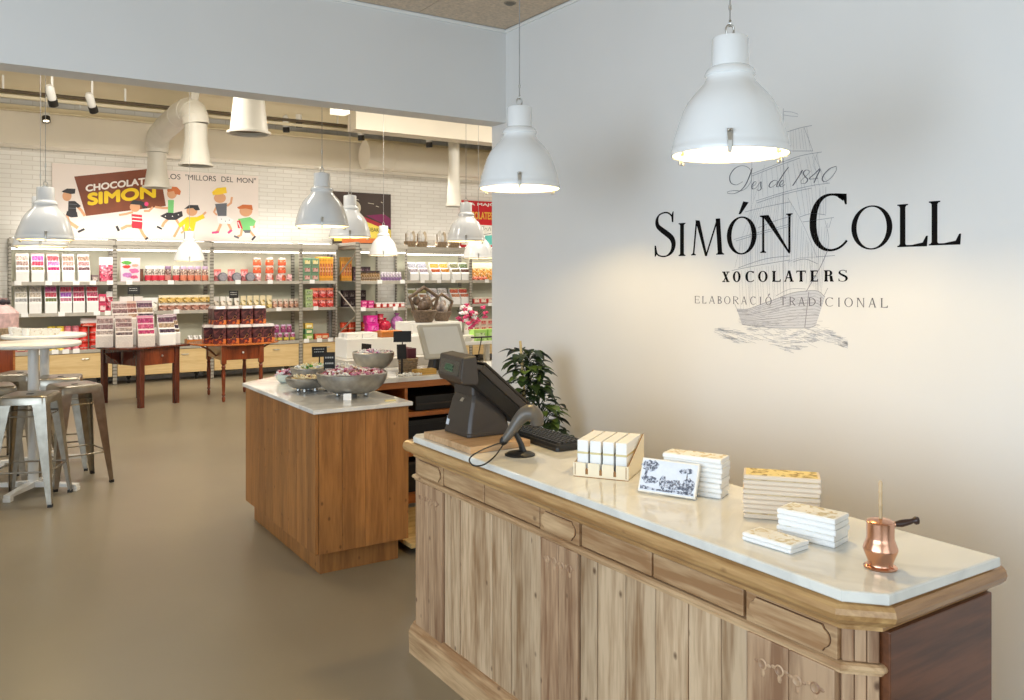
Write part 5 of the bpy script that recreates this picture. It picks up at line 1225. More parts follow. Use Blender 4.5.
q = MB(); q.ball((0, 0, .09), (.10, .09, .09), 16); rb = thing('round_bag', 'round crimson cellophane bag beside the magenta cubes', 'sweet bag', (X(386, YD + .06) - .01, YD + .075, S3 + .15 - .0005)); q.build('bag_body', mat('crimson_wrap', (200, 40, 70), .25, var=.3, scale=30), rb); MB().lathe([(.02, .17), (.012, .185), (.035, .215)], 12, None, 0, True, False).build('bag_neck', mat('crimson_wrap', 0), rb)
rb = thing('round_bag', 'round lilac cellophane bag at the end of the magenta shelf', 'sweet bag', (X(397, YD + .12), YD + .12, S3 + .15)); MB().ball((0, 0, .12), (.11, .10, .12), 16).build('bag_body', mat('lilac_wrap', (190, 120, 180), .25, var=.4, scale=30), rb); MB().lathe([(.03, .22), (.015, .245), (.05, .285)], 12, None, 0, True, False).build('bag_neck', mat('lilac_wrap', 0), rb)
tag(MB().box(B[4] + .08, B[5] - .05, YD + .02, YD + .30, S3 + .0005, S3 + .149).build('display_plinth', M_white, None, .003), 'white riser under the magenta cubes on the lowest shelf', 'riser')

# basket bay
g1 = 'top shelf under wicker baskets'; g2 = 'middle shelf under wicker baskets'; g3 = 'lowest shelf under wicker baskets'
for px, cols, nm in ((413, ((250, 248, 246), (196, 196, 206), (206, 190, 196)), 'silver'), (423, ((250, 248, 246), (190, 190, 206), (200, 180, 190)), 'pale blue'), (435, ((246, 210, 190), (236, 170, 70), (226, 110, 60)), 'orange'), (444.5, ((246, 214, 190), (232, 180, 80), (226, 150, 60)), 'amber'), (455, ((240, 236, 200), (130, 130, 90), (150, 130, 100)), 'green'), (464.5, ((236, 236, 206), (110, 130, 90), (130, 90, 80)), 'dark green')):
    put(lambda: disp(cols, .17, .33), xpx(px, Y=YS + .12), YS + .14, S1, 'white display card with %s bars on' % nm, g1, 'dispenser')
for px, cols, nm in ((413, ((244, 244, 236), (150, 150, 100), (190, 160, 100)), 'olive'), (423, ((246, 244, 236), (160, 150, 90), (170, 120, 90)), 'khaki'), (434, ((248, 246, 240), (200, 190, 190), (190, 180, 196)), 'silver grey'), (444, ((248, 246, 240), (206, 196, 190), (196, 180, 190)), 'pearl'), (455, ((232, 226, 150), (220, 110, 80), (226, 150, 110)), 'coral'), (464, ((226, 226, 140), (216, 90, 70), (220, 130, 100)), 'scarlet')):
    put(lambda: disp(cols, .17, .30), xpx(px, Y=YS + .12), YS + .14, S2, 'white display card with %s bars on' % nm, g2, 'dispenser')
put(lambda: carton((214, 190, 150), (240, 230, 200), .16, .2, .12), [X(412 + 10.5 * i, YS + .14) for i in range(5)], YS + .14, S3, 'tan carton', g3, 'carton')
def gift():
    r = thing('gift_basket'); MB().loft([rect(-.085, .085, -.07, .07, 0, .02), rect(-.095, .095, -.08, .08, .10, .02)], 0, False).build('basket', M_wicker, r)
    MB().loft([rect(-.09, -.075, -.012, .012, .10, .003), rect(-.09, -.078, -.012, .012, .24, .003)], 0, False).build('handle_post', M_wicker, r)
    for k, (x, h_, c) in enumerate(((-.06, .24, (240, 236, 230)), (.02, .17, (246, 244, 240)), (.085, .22, (214, 196, 170)))): MB().ball((x * .62, -.02, .10 + h_ * .35), (.04, .05, h_ * .5), 12).build('wrapped_gift', mat('gift%d' % k, c, .35, var=.15, scale=30), r)
    return r
for i, px in enumerate((410, 421.5, 441, 453.5)):
    o = proto('gift', gift); o.location = (X(px, YS + .12), YS + .12, 2.1005); tag(o, '%s white-wrapped wicker gift basket from the left, on top of the shelving' % ORD[i], 'gift basket', 'gift baskets on top of the shelving')

# last bay beside the wall edge
h1 = 'top shelf beside white wall edge'; h2 = 'middle shelf beside white wall edge'; h3 = 'lowest shelf beside white wall edge'
put(lambda: bag((222, 150, 60), (246, 240, 206), .2, .33, .12, .3), xpx(477, 484, 491, 497), YS + .13, S1, 'amber sweet bag with cream header', h1, 'sweet bag')
put(lambda: bag((230, 100, 60), None, .12, .07, .08, 0), xpx(474, 479, 484, Y=YS + .05), YS + .05, S1, 'small orange-red bag lying in front', h1, 'sweet bag')
put(lambda: carton((206, 60, 60), (240, 220, 200), .15, .12, .12, (236, 226, 210)), xpx(476, 483, 490), YS + .13, S2, 'red carton with cream lid', h2, 'carton')
for k in range(2): put(lambda: carton((226, 200, 180), (206, 80, 70), .15, .12, .12), xpx(476, 483, 490), YS + .13, S3 + .1215 * k, 'pale carton in %s layer' % ('bottom', 'upper')[k], h3, 'carton')

# lights along the top of the shelving, washing the brick
for i in range(7):
    if i == 4: xa, xb = B[4] + .05, B[5] - .05
    elif i < 4: xa, xb = B[i] + .05, B[i+1] - .05
    else: xa, xb = B[i+1] + .05, B[i+2] - .05
    t = thing('strip_light', '%s slim strip light from the left lying on top of the shelving' % ORD[i], 'strip light', ((xa + xb) / 2, YF - .16, 2.1005), 0, 'strip lights on top of the shelving'); hw = (xb - xa) / 2
    MB().box(-hw, hw, -.03, .03, 0, .02).build('housing', M_white, t); MB().box(-hw + .01, hw - .01, -.022, .022, .0203, .026).build('lit_tube', M_led, t)
# ================================================================ DISPLAY TABLES
t1 = thing('display_table', 'dark mahogany drop-leaf display table holding bar dispensers', 'table', (1.77, 10.83, 0), R(24))
Wt, Dt = .48, .76
for x, y in ((0, 0), (Wt, 0), (0, Dt), (Wt, Dt)):
    MB().loft([rect(x - .031, x + .031, y - .031, y + .031, 0, .004), rect(x - .033, x + .033, y - .033, y + .033, .40, .004), rect(x - .032, x + .032, y - .032, y + .032, .50, .004), rect(x - .034, x + .034, y - .034, y + .034, .705, .004)], 0, False).build('leg', M_mahog, t1)
MB().box(.036, Wt - .036, Dt - .02, Dt + .02, .50, .705).box(-.02, .02, .036, Dt - .036, .50, .705).box(Wt - .02, Wt + .02, .036, Dt - .036, .50, .705).build('apron', M_mahog, t1)
dr = MB().box(.037, Wt - .037, -.024, .02, .505, .70).build('drawer', M_cherry, t1, .003); MB().ball((Wt * .55, -.036, .61), .014, 12).build('knob', M_chrome, dr)
top = [(Wt + .16, -.07), (Wt + .16, Dt + .07), (-.04, Dt + .07), (-.18, Dt + .0), (-.26, Dt * .65), (-.26, Dt * .3), (-.18, .0), (-.04, -.07)]
MB().sweep(top, [(-.006, .706), (0, .711), (0, .724), (-.006, .731)]).build('table_top', M_mahog, t1)
MB().prism([(-.25, .66), (-.04, .66), (-.04, .50), (-.10, .56), (-.18, .60)], Dt * .45, Dt * .48, Matrix(((1, 0, 0, 0), (0, 0, 1, 0), (0, 1, 0, 0), (0, 0, 0, 1)))).build('leaf_bracket', M_mahog, t1)
ZD = .7315
GREY = ((214, 196, 188), (176, 146, 140), (150, 116, 116), (190, 170, 160)); PLUM = ((170, 140, 150), (110, 76, 96), (190, 160, 130), (80, 60, 80)); PINK = ((206, 110, 150), (190, 70, 120), (206, 90, 130), (196, 60, 110)); TAN = ((206, 160, 130), (170, 110, 100), (150, 100, 90), (190, 150, 120))
M_pale = mat('pale_print_card', (214, 204, 196), .55, var=.08, scale=50)
def tput(cols, x, y, z, rz, lab, sd=M_white_card, w=.17, h=.36):
    o = disp(cols, w, h, .17, 4, sd); p = Matrix.Translation(t1.location) @ rotz(R(24)) @ Vector((x, y, z)); o.location = p; o.rotation_euler = (0, 0, R(24 + rz)); tag(o, lab, 'dispenser')
# riser in the middle of the top
rs = thing('display_riser', 'white card riser lifting the rear dispensers on the mahogany table', 'riser', Matrix.Translation(t1.location) @ rotz(R(24)) @ Vector((.19, .46, ZD)), R(24)); MB().box(-.27, .27, -.11, .11, .001, .20).build('riser_box', M_white_card, rs, .002)
for nm, sx in (('left_pad', 0),): pass
tput(GREY, -.20, .42, ZD, -34, 'leftmost grey-brown bar dispenser on the mahogany table, angled outward', M_pale, .19, .37); tput(GREY + ((120, 100, 100),), -.08, .22, ZD, -28, 'second grey-brown bar dispenser at the front of the mahogany table', M_pale, .19, .37)
tput(PINK, .13, .10, ZD, -26, 'pink spotted bar dispenser in the middle front of the mahogany table', M_pale, .19, .37); tput(PLUM, .40, .08, ZD, -24, 'dark plaid bar dispenser at the front of the mahogany table', M_white_card, .19, .37); tput(PLUM + ((120, 90, 60),), .56, .20, ZD, -18, 'narrow plaid bar dispenser at the right end of the mahogany table', M_white_card, .16, .37)
tput(GREY, .02, .46, ZD + .201, -24, 'grey-brown bar dispenser on the riser, left of three', M_pale, .18, .34); tput(TAN, .18, .46, ZD + .201, -24, 'reddish bar dispenser on the riser between two others', M_pale, .12, .34); tput(PLUM, .36, .46, ZD + .201, -24, 'dark plaid bar dispenser on the riser, right of three', M_pale, .19, .34)
p = Matrix.Translation(t1.location) @ rotz(R(24)) @ Vector((.36, .70, ZD)); chalk('small black sign standing above the dispensers on the mahogany table', (p.x, p.y, ZD), R(-15), .14, .10, 6, .62, 2)

t2 = thing('display_table', 'reddish oval display table with turned legs and small drawer', 'table', (2.96, 11.15, 0))
lw, ld = .47, .76
for x in (-lw/2, lw/2):
    for y in (-ld/2, ld/2):
        q = MB().lathe([(.012, 0), (.018, .01), (.022, .05), (.014, .07), (.024, .09), (.016, .11), (.020, .16), (.027, .34), (.020, .42), (.028, .44), (.018, .46), (.030, .48)], 16, T(x, y, 0)).box(x - .03, x + .03, y - .03, y + .03, .48, .705); q.build('leg', M_cherry, t2)
MB().box(-lw/2 + .031, lw/2 - .031, ld/2 - .02, ld/2 + .02, .52, .705).box(-lw/2 - .02, -lw/2 + .02, -ld/2 + .031, ld/2 - .031, .52, .705).box(lw/2 - .02, lw/2 + .02, -ld/2 + .031, ld/2 - .031, .52, .705).build('apron', M_cherry, t2)
dr = MB().box(-lw/2 + .032, lw/2 - .032, -ld/2 - .022, -ld/2 + .02, .525, .70).build('drawer', M_cherry, t2, .003); MB().ball((0, -ld/2 - .034, .615), .014, 12).build('knob', M_white, dr)
MB().sweep([(.57 * cos(2*pi*k/48), .48 * sin(2*pi*k/48)) for k in range(48)], [(-.006, .706), (0, .711), (0, .722), (-.006, .729)]).build('table_top', M_cherrytop, t2)
for s_ in (-1, 1): MB().tube([(s_ * .26, -.1, .56), (s_ * .34, -.1, .64), (s_ * .46, -.1, .705)], .012, 8).build('leaf_bracket', M_cherry, t2)
M_choc = speck('dark_chocolate_pieces', ((66, 36, 40), (84, 46, 50), (52, 30, 36), (104, 56, 56)), 30, .25); M_amber = speck('orange_pieces', ((186, 84, 44), (120, 50, 40), (150, 60, 44), (206, 116, 60), (96, 44, 44)), 34, .25)
def cube_bag():
    r = thing('chocolate_cube'); w, h = .155, .235; hw = w / 2
    MB().loft([rect(-hw, hw, -hw, hw, .06, .012), rect(-hw, hw, -hw, hw, h - .035, .012)], 0, False).build('filled_body', M_choc, r, .003)
    MB().loft([rect(-hw, hw, -hw, hw, .0, .012), rect(-hw, hw, -hw, hw, .0595, .012)], 0, False).build('lower_layer', M_amber, r, .003)
    MB().loft([rect(-hw, hw, -hw, hw, h - .0345, .012), rect(-hw + .01, hw - .01, -hw + .01, hw - .01, h, .012)], 0, False).build('clear_lid', mat('frosted_lid', (214, 206, 204), .15, var=.1), r, .003)
    MB().tube(smooth_path([(-.045, -hw - .001, .055), (-.015, -hw - .001, .068), (.005, -hw - .001, .11), (.03, -hw - .001, .10), (.02, -hw - .001, .075), (-.01, -hw - .001, .07)], 3), .004, 6, flat=.4).build('gold_emblem', mat('gold_foil', (226, 160, 80), .3, .5), r)
    return r
Zt = .7295; nm = 0
for j, (y, xs_) in enumerate(((10.90, (-.26, -.10, .06, .22, .36)), (11.07, (-.34, -.17, 0, .17, .33)))):
    for i, x in enumerate(xs_):
        o = proto('cube', cube_bag); o.location = (2.96 + x, y, Zt + .0003); o.rotation_euler = (0, 0, R((-3, 2, 0, 3, -2)[i])); tag(o, '%s clear chocolate cube from left, %s row, bottom tier on oval table' % (ORD[i], ('front', 'second')[j]), 'chocolate cube', 'chocolate cubes on the oval table')
for j, y in enumerate((10.98, 11.15)):
    for i, x in enumerate((-.24, -.07, .10, .27)):
        o = proto('cube', cube_bag); o.location = (2.96 + x, y, Zt + .2358); o.rotation_euler = (0, 0, R((2, -2, 3, 0)[i])); tag(o, '%s clear chocolate cube from left, %s row, upper tier on oval table' % (ORD[i], ('front', 'second')[j]), 'chocolate cube', 'chocolate cubes on the oval table')
chalk('small black sign standing above the chocolate cubes on the oval table', (3.02, 11.40, Zt), R(12), .13, .10, 6, .56, 2)

# ================================================================ LOW WHITE DISPLAY BEHIND THE ISLAND
wd = thing('white_display', 'low white display counter with stepped top behind the island bowls', 'display counter', (3.56, 7.75, 0))
MB().box(-.52, .46, -.25, .25, 0, .78).build('base_block', mat('white_slat', (196, 192, 184), .5, var=.06), wd, .004)
MB().box(-.44, .46, -.06, .25, .781, .97).build('step', M_white, wd, .004)
q = MB()
for i in range(9): q.box(-.52, .46, -.254, -.251, .06 + .08 * i, .125 + .08 * i)
q.build('front_slat', mat('white_slat', 0), wd)
wt = crate('wooden_tray', 'orange wooden tray on the white display counter', 'tray', (3.64, 7.84, .9705), 0, .27, .24, .05, M_orange)
put(lambda: carton((240, 238, 232), None, .16, .05, .2), [3.22 + .17 * i for i in range(2)], 7.85, .9705, 'flat white carton', 'white display counter', 'carton')
put(lambda: carton((236, 140, 50), (250, 230, 200), .10, .05, .16), [3.585 + .115 * i for i in range(2)], 7.84, .979, 'orange carton', 'orange tray on the display counter', 'carton')
q = at_y(366, 355, 6.9); s_ = thing('floor_sign', 'black slanted price sign standing before the white display counter', 'sign', (q.x, 6.9, 0))
MB().tube([(0, 0, .02), (0, 0, q.z)], .012, 8).build('stem', M_black, s_); MB().lathe([(.13, 0), (.13, .015), (.02, .022)], 20).build('base', M_black, s_)
MB().box(-.045, .045, -.004, .004, 0, .11, T(0, 0, q.z - .01) @ Matrix.Rotation(R(-12), 4, 'X') @ Matrix.Rotation(R(8), 4, 'Y')).build('slate', M_slate, s_)

# flowers, baskets and green cartons on a white table behind the cash counter
wt2 = thing('gift_table', 'white gift table with cellophane baskets behind the cream monitor', 'table', (4.60, 8.6, 0))
MB().box(-.75, .95, -.4, .4, .80, .84).build('table_top', M_white, wt2, .004)
for x in (-.69, .89):
    for y in (-.34, .34): MB().box(x - .03, x + .03, y - .03, y + .03, 0, .799).build('leg', M_white, wt2, .003)
def hamper(x, y, s, label, c1):
    r = thing('gift_hamper', label, 'gift hamper', (x, y, 1.0605)); rr_ = random.Random(int(x * 100))
    MB().lathe([(0, 0), (.10 * s, 0), (.16 * s, .14 * s), (.15 * s, .15 * s), (0, .13 * s)], 24).build('basket', M_darkwick, r)
    q = MB()
    for k in range(9): q.ball((.11 * s * cos(k * 2.4) * rr_.random(), .09 * s * sin(k * 2.4), (.17 + .12 * rr_.random()) * s), (.05 * s, .045 * s, .06 * s), 10)
    q.build('contents', c1, r)
    q = MB()
    for k in range(8): q.loft([[(.13*s*cos(k*.785), .13*s*sin(k*.785), .14*s), (.14*s*cos(k*.785+.6), .14*s*sin(k*.785+.6), .14*s), (.15*s*cos(k*.785+.6), .15*s*sin(k*.785+.6), .32*s), (.12*s*cos(k*.785), .12*s*sin(k*.785), .36*s)]], 0, True, False)
    q.tube([(.13 * s, 0, .14 * s), (.19 * s, 0, .30 * s), (.0, 0, .42 * s), (-.19 * s, 0, .30 * s), (-.13 * s, 0, .14 * s)], .024 * s, 8)
    q.build('handle', M_darkwick, r); return r
M_cello = mat('brown_cellophane', (150, 128, 110), .2, var=.4, scale=18); M_pinkf = mat('pink_petals', (196, 60, 110), .45, var=.5, scale=24)
hamper(at_y(424, 300, 8.5).x, 8.5, .95, 'large brown wicker gift hamper with arched handle above the monitor', mat('dark_cellophane', (112, 94, 80), .25, var=.5, scale=18))
hamper(at_y(440, 300, 8.6).x + .05, 8.65, .75, 'smaller grey wrapped gift hamper beside the large wicker one', mat('grey_cellophane', (170, 160, 156), .25, var=.4, scale=20))
tag(MB().box(at_y(424, 300, 8.5).x - .20, at_y(440, 300, 8.6).x + .17, 8.38, 8.84, .8405, 1.06).build('display_riser', M_white, None, .004), 'white riser box carrying the wicker hampers behind the cream monitor', 'riser')
fl = thing('flower_bouquet', 'pink and white flower bouquet standing above the green cartons', 'flowers', (at_y(469, 300, 8.62).x, 8.62, .8405))
MB().lathe([(0, 0), (.05, 0), (.06, .1), (.045, .2), (.05, .22), (.04, .2), (0, .19)], 18).build('vase', M_white, fl)
q = MB(); rr = random.Random(3)
for k in range(46):
    p = Vector((rr.gauss(0, .075), rr.gauss(0, .06), .12 + rr.random() * .28)); a = rr.random() * 6
    for j in range(4): q.ball((p.x + .02 * cos(a + j * 1.57), p.y + .014 * sin(a + j * 1.57), p.z + .01 * sin(a + 2 * j)), (.022, .012, .016), 6, None, 0 if k % 3 else 1)
q.build('blossom', [M_pinkf, mat('white_petals', (236, 226, 230), .5, var=.1)], fl)
q = MB()
for k in range(12): q.tube([(0, 0, .15), (rr.gauss(0, .04), rr.gauss(0, .04), .22), (rr.gauss(0, .09), rr.gauss(0, .07), .34)], .004, 5)
q.build('stem', M_leaf, fl)
put(lambda: carton((176, 224, 120), (206, 236, 170), .17, .13, .12), [at_y(474, 300, 8.4).x - .02 + .19 * i for i in range(2)], 8.28, .8405, 'bright green carton', 'gift table behind the monitor', 'carton')
put(lambda: carton((244, 240, 226), None, .15, .07, .12), [at_y(474, 300, 8.4).x - .35 + .17 * i for i in range(2)], 8.28, .8405, 'cream carton', 'gift table behind the monitor', 'carton')

# ================================================================ POSTERS
def poster_frame(name, label, x0, x1, z0, z1, m, y=YF - .035):
    o = thing(name, label, 'poster', ((x0 + x1) / 2, y, (z0 + z1) / 2)); MB().box(-(x1 - x0)/2, (x1 - x0)/2, 0, .03, -(z1 - z0)/2, (z1 - z0)/2).build('board', m, o, .002); return o
a = at_y(52, 161.5, YF - .04); b_ = at_y(258.5, 177.5, YF - .04)
PS = poster_frame('painted_poster', 'long pale poster with CHOCOLATE SIMON board and running children above shelves', a.x, b_.x, 2.14, (a.z + b_.z) / 2, mat('poster_paper', (238, 226, 218), .55, var=.02, scale=3))
LAY = [0]
def pp_(px, py, dy=0): v = at_y(px, py, YF - .04) - PS.location; return Vector((v.x, -.0006 - dy, v.z))
def flat(mb, pts, mat_i=0, dy=0): mb.add([pp_(x, y, dy) for x, y in pts], [list(range(len(pts)))], None, mat_i)
def limb(mb, pts, w, mi=0, dy=0):
    P = [pp_(x, y, dy) for x, y in pts]; n = len(P); vs = []
    for i in range(n):
        t = (P[min(i+1, n-1)] - P[max(i-1, 0)]).normalized(); m = Vector((-t.z, 0, t.x)) * w * .0145 / 2; vs += [P[i] + m, P[i] - m]
    mb.add(vs, [(2*i, 2*i+1, 2*i+3, 2*i+2) for i in range(n - 1)], None, mi)
def oval(cx, cy, rx, ry, n=20, a0=0, a1=360): return [(cx + rx * cos(R(a0 + (a1 - a0) * k / n)), cy + ry * sin(R(a0 + (a1 - a0) * k / n))) for k in range(n + (0 if a1 - a0 == 360 else 1))]
q = MB(); flat(q, [(74.2, 176.5), (146.5, 169), (160, 171.5), (166, 206), (86, 216)]); q.build('brown_board', mat('poster_brown', (126, 62, 30), .5, var=.15, scale=4), PS, norm=False)
def ptext(s, px, py, px2, py2, hpx, m, name, bold=.0, fat=0):
    cu = bpy.data.curves.new(name, 'FONT'); cu.body = s; cu.size = 1; cu.offset = bold; cu.align_x = 'LEFT'
    o = bpy.data.objects.new(name, cu); COL.objects.link(o); bpy.context.view_layer.update()
    dg_ = bpy.context.evaluated_depsgraph_get(); me = bpy.data.meshes.new_from_object(o.evaluated_get(dg_)); bpy.data.objects.remove(o)
    xs_ = [v.co.x for v in me.vertices]; ys_ = [v.co.y for v in me.vertices]; xa, xb, ya, yb = min(xs_), max(xs_), min(ys_), max(ys_)
    for v in me.vertices:
        u = (v.co.x - xa) / (xb - xa); w = (v.co.y - ya) / (yb - ya)
        p = pp_(px + (px2 - px) * u, py + (py2 - py) * u - hpx * w, .0016); v.co = p
    if fat:
        vs_ = [tuple(v.co) for v in me.vertices]; fs_ = [tuple(p.vertices) for p in me.polygons]; n_ = len(vs_); V_ = []; F_ = []
        for k, (dx, dz) in enumerate(((0, 0), (-1, 0), (1, 0), (0, 1), (0, -1), (.7, .7), (-.7, -.7), (.7, -.7), (-.7, .7))):
            V_ += [(x + dx * fat * .0145, y - k * .0004, z + dz * fat * .0145) for x, y, z in vs_]; F_ += [tuple(i + n_ * k for i in f) for f in fs_]
        me = bpy.data.meshes.new(name); me.from_pydata(V_, [], F_)
    me.materials.append(m); o = bpy.data.objects.new(name, me); COL.objects.link(o); o.parent = PS; return o
M_pw = mat('poster_white', (240, 232, 224), .5, var=0); M_py = mat('poster_yellow', (246, 208, 20), .5, var=0); M_pk = mat('poster_black', (40, 36, 36), .5, var=0)
ptext('CHOCOLATE', 86, 191.5, 150, 183.6, 6.3, M_pw, 'white_lettering', 0, .40)
ptext('SIMON', 88.5, 204.8, 155, 197, 11, M_py, 'yellow_lettering', 0, .95)
for w_, xa_, xb_ in (('LOS', 166.5, 180.5), ('"MILLORS', 185.5, 216), ('DEL', 221.5, 233), ('MON"', 237, 256)): ptext(w_, xa_, 178.8 + (xa_ - 166.5) * .052, xb_, 178.8 + (xb_ - 166.5) * .052, 5.2 + .3 * (w_[0] == '"'), M_pk, 'slogan_lettering', .0)
SKIN, BLK, RED, WHT, YEL, GRN, GRY, ORG, PNK, BRN = [mat('paint_' + n, c, .5, var=0) for n, c in (('skin', (220, 164, 122)), ('black', (44, 42, 46)), ('red', (206, 40, 60)), ('white', (240, 236, 236)), ('yellow', (246, 206, 30)), ('green', (120, 200, 120)), ('grey', (96, 98, 106)), ('orange', (206, 110, 50)), ('pink', (226, 60, 120)), ('brown', (120, 70, 40)))]
PAL = [SKIN, BLK, RED, WHT, YEL, GRN, GRY, ORG, PNK, BRN]
def child(shapes):
    m = MB()
    for k, (kind, mi, pts, w) in enumerate(shapes):
        d = .0005 + .00012 * k
        if kind == 'p': flat(m, pts, mi, d)
        else: limb(m, pts, w, mi, d)
    m.build('painted_child', PAL, PS, norm=False)
child([('l', 0, [(66, 216), (69, 222), (78, 228)], 3.4), ('l', 1, [(78, 232), (84.5, 229)], 2.2), ('l', 0, [(76, 205), (81, 210), (85, 216)], 2.6), ('l', 0, [(68, 214), (66, 222), (60, 228)], 3.2), ('p', 0, oval(67, 196, 4.6, 5), 0), ('p', 1, [(61.5, 191.5), (67, 188.5), (75.5, 188.8), (75, 193.5), (71, 194), (63, 192.3)], 0), ('p', 1, [(68.5, 201), (75, 201), (81, 206), (78, 208), (76, 207), (76.5, 213), (68, 213)], 0), ('l', 6, [(69, 204), (77, 204.5)], .7), ('l', 6, [(69, 208), (76, 208.5)], .7), ('p', 1, [(67, 211), (77, 212), (78, 217), (71, 217.5), (66, 215)], 0)])
child([('l', 0, [(133, 212), (126, 214), (119, 215)], 2.2), ('l', 0, [(144, 211), (149, 211), (153, 207)], 2.2), ('l', 0, [(134, 226), (127, 226), (121, 229)], 3), ('l', 0, [(140, 228), (143, 234), (146, 238)], 3), ('l', 1, [(116.5, 226), (119, 231)], 2.4), ('l', 1, [(145, 240), (148, 237.5)], 2), ('p', 0, oval(135, 207, 5.2, 5), 0), ('p', 1, [(130, 204), (133, 200), (141, 201), (146, 203), (147.5, 208), (143, 208.5), (141, 205), (135, 204.5)], 0), ('p', 8, oval(146.5, 204, 2.2, 2.2, 10), 0), ('p', 2, [(131.5, 214), (142, 215), (142.5, 224), (132, 224)], 0), ('l', 3, [(132, 217), (142.5, 218)], 1), ('l', 3, [(132, 220.5), (142.5, 221.5)], 1), ('p', 2, [(131.5, 223.5), (142.5, 224), (142, 229), (132, 228)], 0)])
child([('l', 0, [(170, 208), (163, 208), (155, 207)], 2.4), ('l', 0, [(168, 219), (164, 223), (162, 227)], 2.8), ('l', 0, [(176, 219), (180, 226), (174, 237)], 2.6), ('l', 1, [(157, 226.5), (162, 229)], 2), ('p', 0, oval(172, 193.5, 5, 5.2), 0), ('p', 7, [(167, 190), (170, 186.5), (177, 187), (181, 191), (180, 195), (175, 194), (174, 191), (168, 192)], 0), ('p', 5, [(168, 200), (174, 200), (173.5, 213), (168, 212.5)], 0), ('p', 1, [(160, 216), (167, 212.5), (174, 213), (182, 211), (183, 216), (176, 220), (168, 220)], 0), ('l', 3, [(165, 216), (166, 216.5)], 1), ('l', 3, [(172, 216), (173, 216.5)], 1), ('l', 3, [(178, 214.5), (179, 215)], 1)])
child([('l', 0, [(200, 218), (204, 214), (206, 212)], 2.2), ('l', 0, [(182, 224), (184, 231), (181, 233)], 2.2), ('l', 6, [(186, 232), (186, 241)], 4), ('l', 6, [(191, 232), (192, 241)], 4), ('p', 0, oval(192, 211, 5.5, 5), 0), ('p', 1, [(184, 209), (189, 205), (198, 205), (200, 210), (196, 210.5), (193, 208)], 0), ('p', 4, [(187, 217), (197, 217), (203, 214), (205, 218), (196, 222), (194, 231), (184, 231), (185, 224), (180, 228), (178, 224)], 0)])
child([('l', 0, [(227, 206), (231, 203), (232, 197)], 2.4), ('l', 0, [(217, 206), (214, 212), (217, 215)], 2.2), ('l', 0, [(221, 224), (218, 231), (215, 233)], 2.8), ('l', 0, [(228, 223), (231, 229), (230, 232)], 2.8), ('l', 8, [(212, 232.8), (219, 232)], 2.2), ('l', 8, [(228, 233), (232, 230)], 2.4), ('p', 0, oval(220, 198, 6, 5), 0), ('p', 4, [(212, 192), (217, 188), (226, 187), (227, 193), (220, 194.5), (213, 195)], 0), ('p', 6, [(215, 204), (227, 203), (226.5, 216), (218, 216)], 0), ('p', 3, [(217, 216), (227, 216), (234, 220), (230, 224), (218, 223)], 0), ('l', 1, [(221, 219), (221.8, 219.2)], .8), ('l', 1, [(225, 221), (225.8, 221.2)], .8), ('l', 1, [(229, 220), (229.8, 220.2)], .8)])
child([('l', 0, [(254, 221), (254, 228)], 2.2), ('l', 0, [(242, 229), (241, 235), (237, 237)], 2.6), ('l', 0, [(250, 231), (254, 236)], 2.6), ('l', 6, [(234, 236), (239, 238)], 2.2), ('l', 1, [(252, 240), (255.5, 236)], 2.2), ('p', 0, oval(246, 211, 6.5, 5.6), 0), ('p', 7, [(237, 207.5), (243, 204.5), (252, 205), (253, 210), (246, 208.5), (239, 209)], 0), ('p', 5, [(238, 219), (250, 217), (256, 221), (254, 226), (250, 226), (251, 231), (243, 231)], 0), ('p', 2, [(237, 221), (240, 220), (243, 229), (238, 228)], 0), ('l', 3, [(238, 222), (241, 229)], .9), ('p', 6, [(243, 230), (251, 230), (250, 233), (245, 233)], 0)])
# dark poster
a = at_y(333, 191, YF - .04); b_ = at_y(391, 194.5, YF - .04)
PS = poster_frame('dark_poster', 'dark brown poster with yellow lettered panel partly behind pendant lamps', a.x, b_.x, max(2.125, at_y(360, 248, YF - .04).z), (a.z + b_.z) / 2, mat('poster_dark', (58, 40, 30), .45, var=.15, scale=3))
q = MB(); flat(q, [(334, 232), (352, 222), (363, 219), (379, 225), (391, 230), (391, 241), (334, 241)]); q.build('yellow_panel', mat('panel_yellow', (240, 216, 90), .5, var=.05), PS, norm=False)
q = MB(); flat(q, [(366, 215.5), (384, 214), (391, 219), (391, 228), (380, 222)], 0, .0003); q.build('purple_band', mat('panel_purple', (126, 24, 84), .5, var=.05), PS, norm=False)
q = MB(); flat(q, [(360, 215), (382, 224), (388, 228), (382, 228), (360, 219)], 0, .0005); q.build('red_band', mat('panel_crimson', (170, 30, 50), .5, var=.05), PS, norm=False)
q = MB(); flat(q, oval(355, 208, 6, 7), 0, .0008); q.build('pale_medallion', mat('medallion', (206, 196, 176), .5, var=.2, scale=20), PS, norm=False)
q = MB(); flat(q, oval(355, 208, 3, 4), 0, .0010); q.build('medallion_center', mat('poster_dark', 0), PS, norm=False)
q = MB(); flat(q, [(342, 238), (376, 238.5), (376, 243), (342, 243)], 0, .0008); q.build('orange_band', mat('band_orange', (222, 120, 60), .5, var=.1), PS, norm=False)
ptext('SIBAK', 368.5, 231.5, 379, 232, 4, M_pk, 'black_lettering', 0)
q = MB()
for x, y, l in ((355, 199, 4), (368, 203, 6), (376, 206, 3), (381, 202, 2), (348, 196, 3)): limb(q, [(x, y), (x + l, y + 1)], .7, 0, .0006)
q.build('pale_stroke', mat('medallion', 0), PS, norm=False)
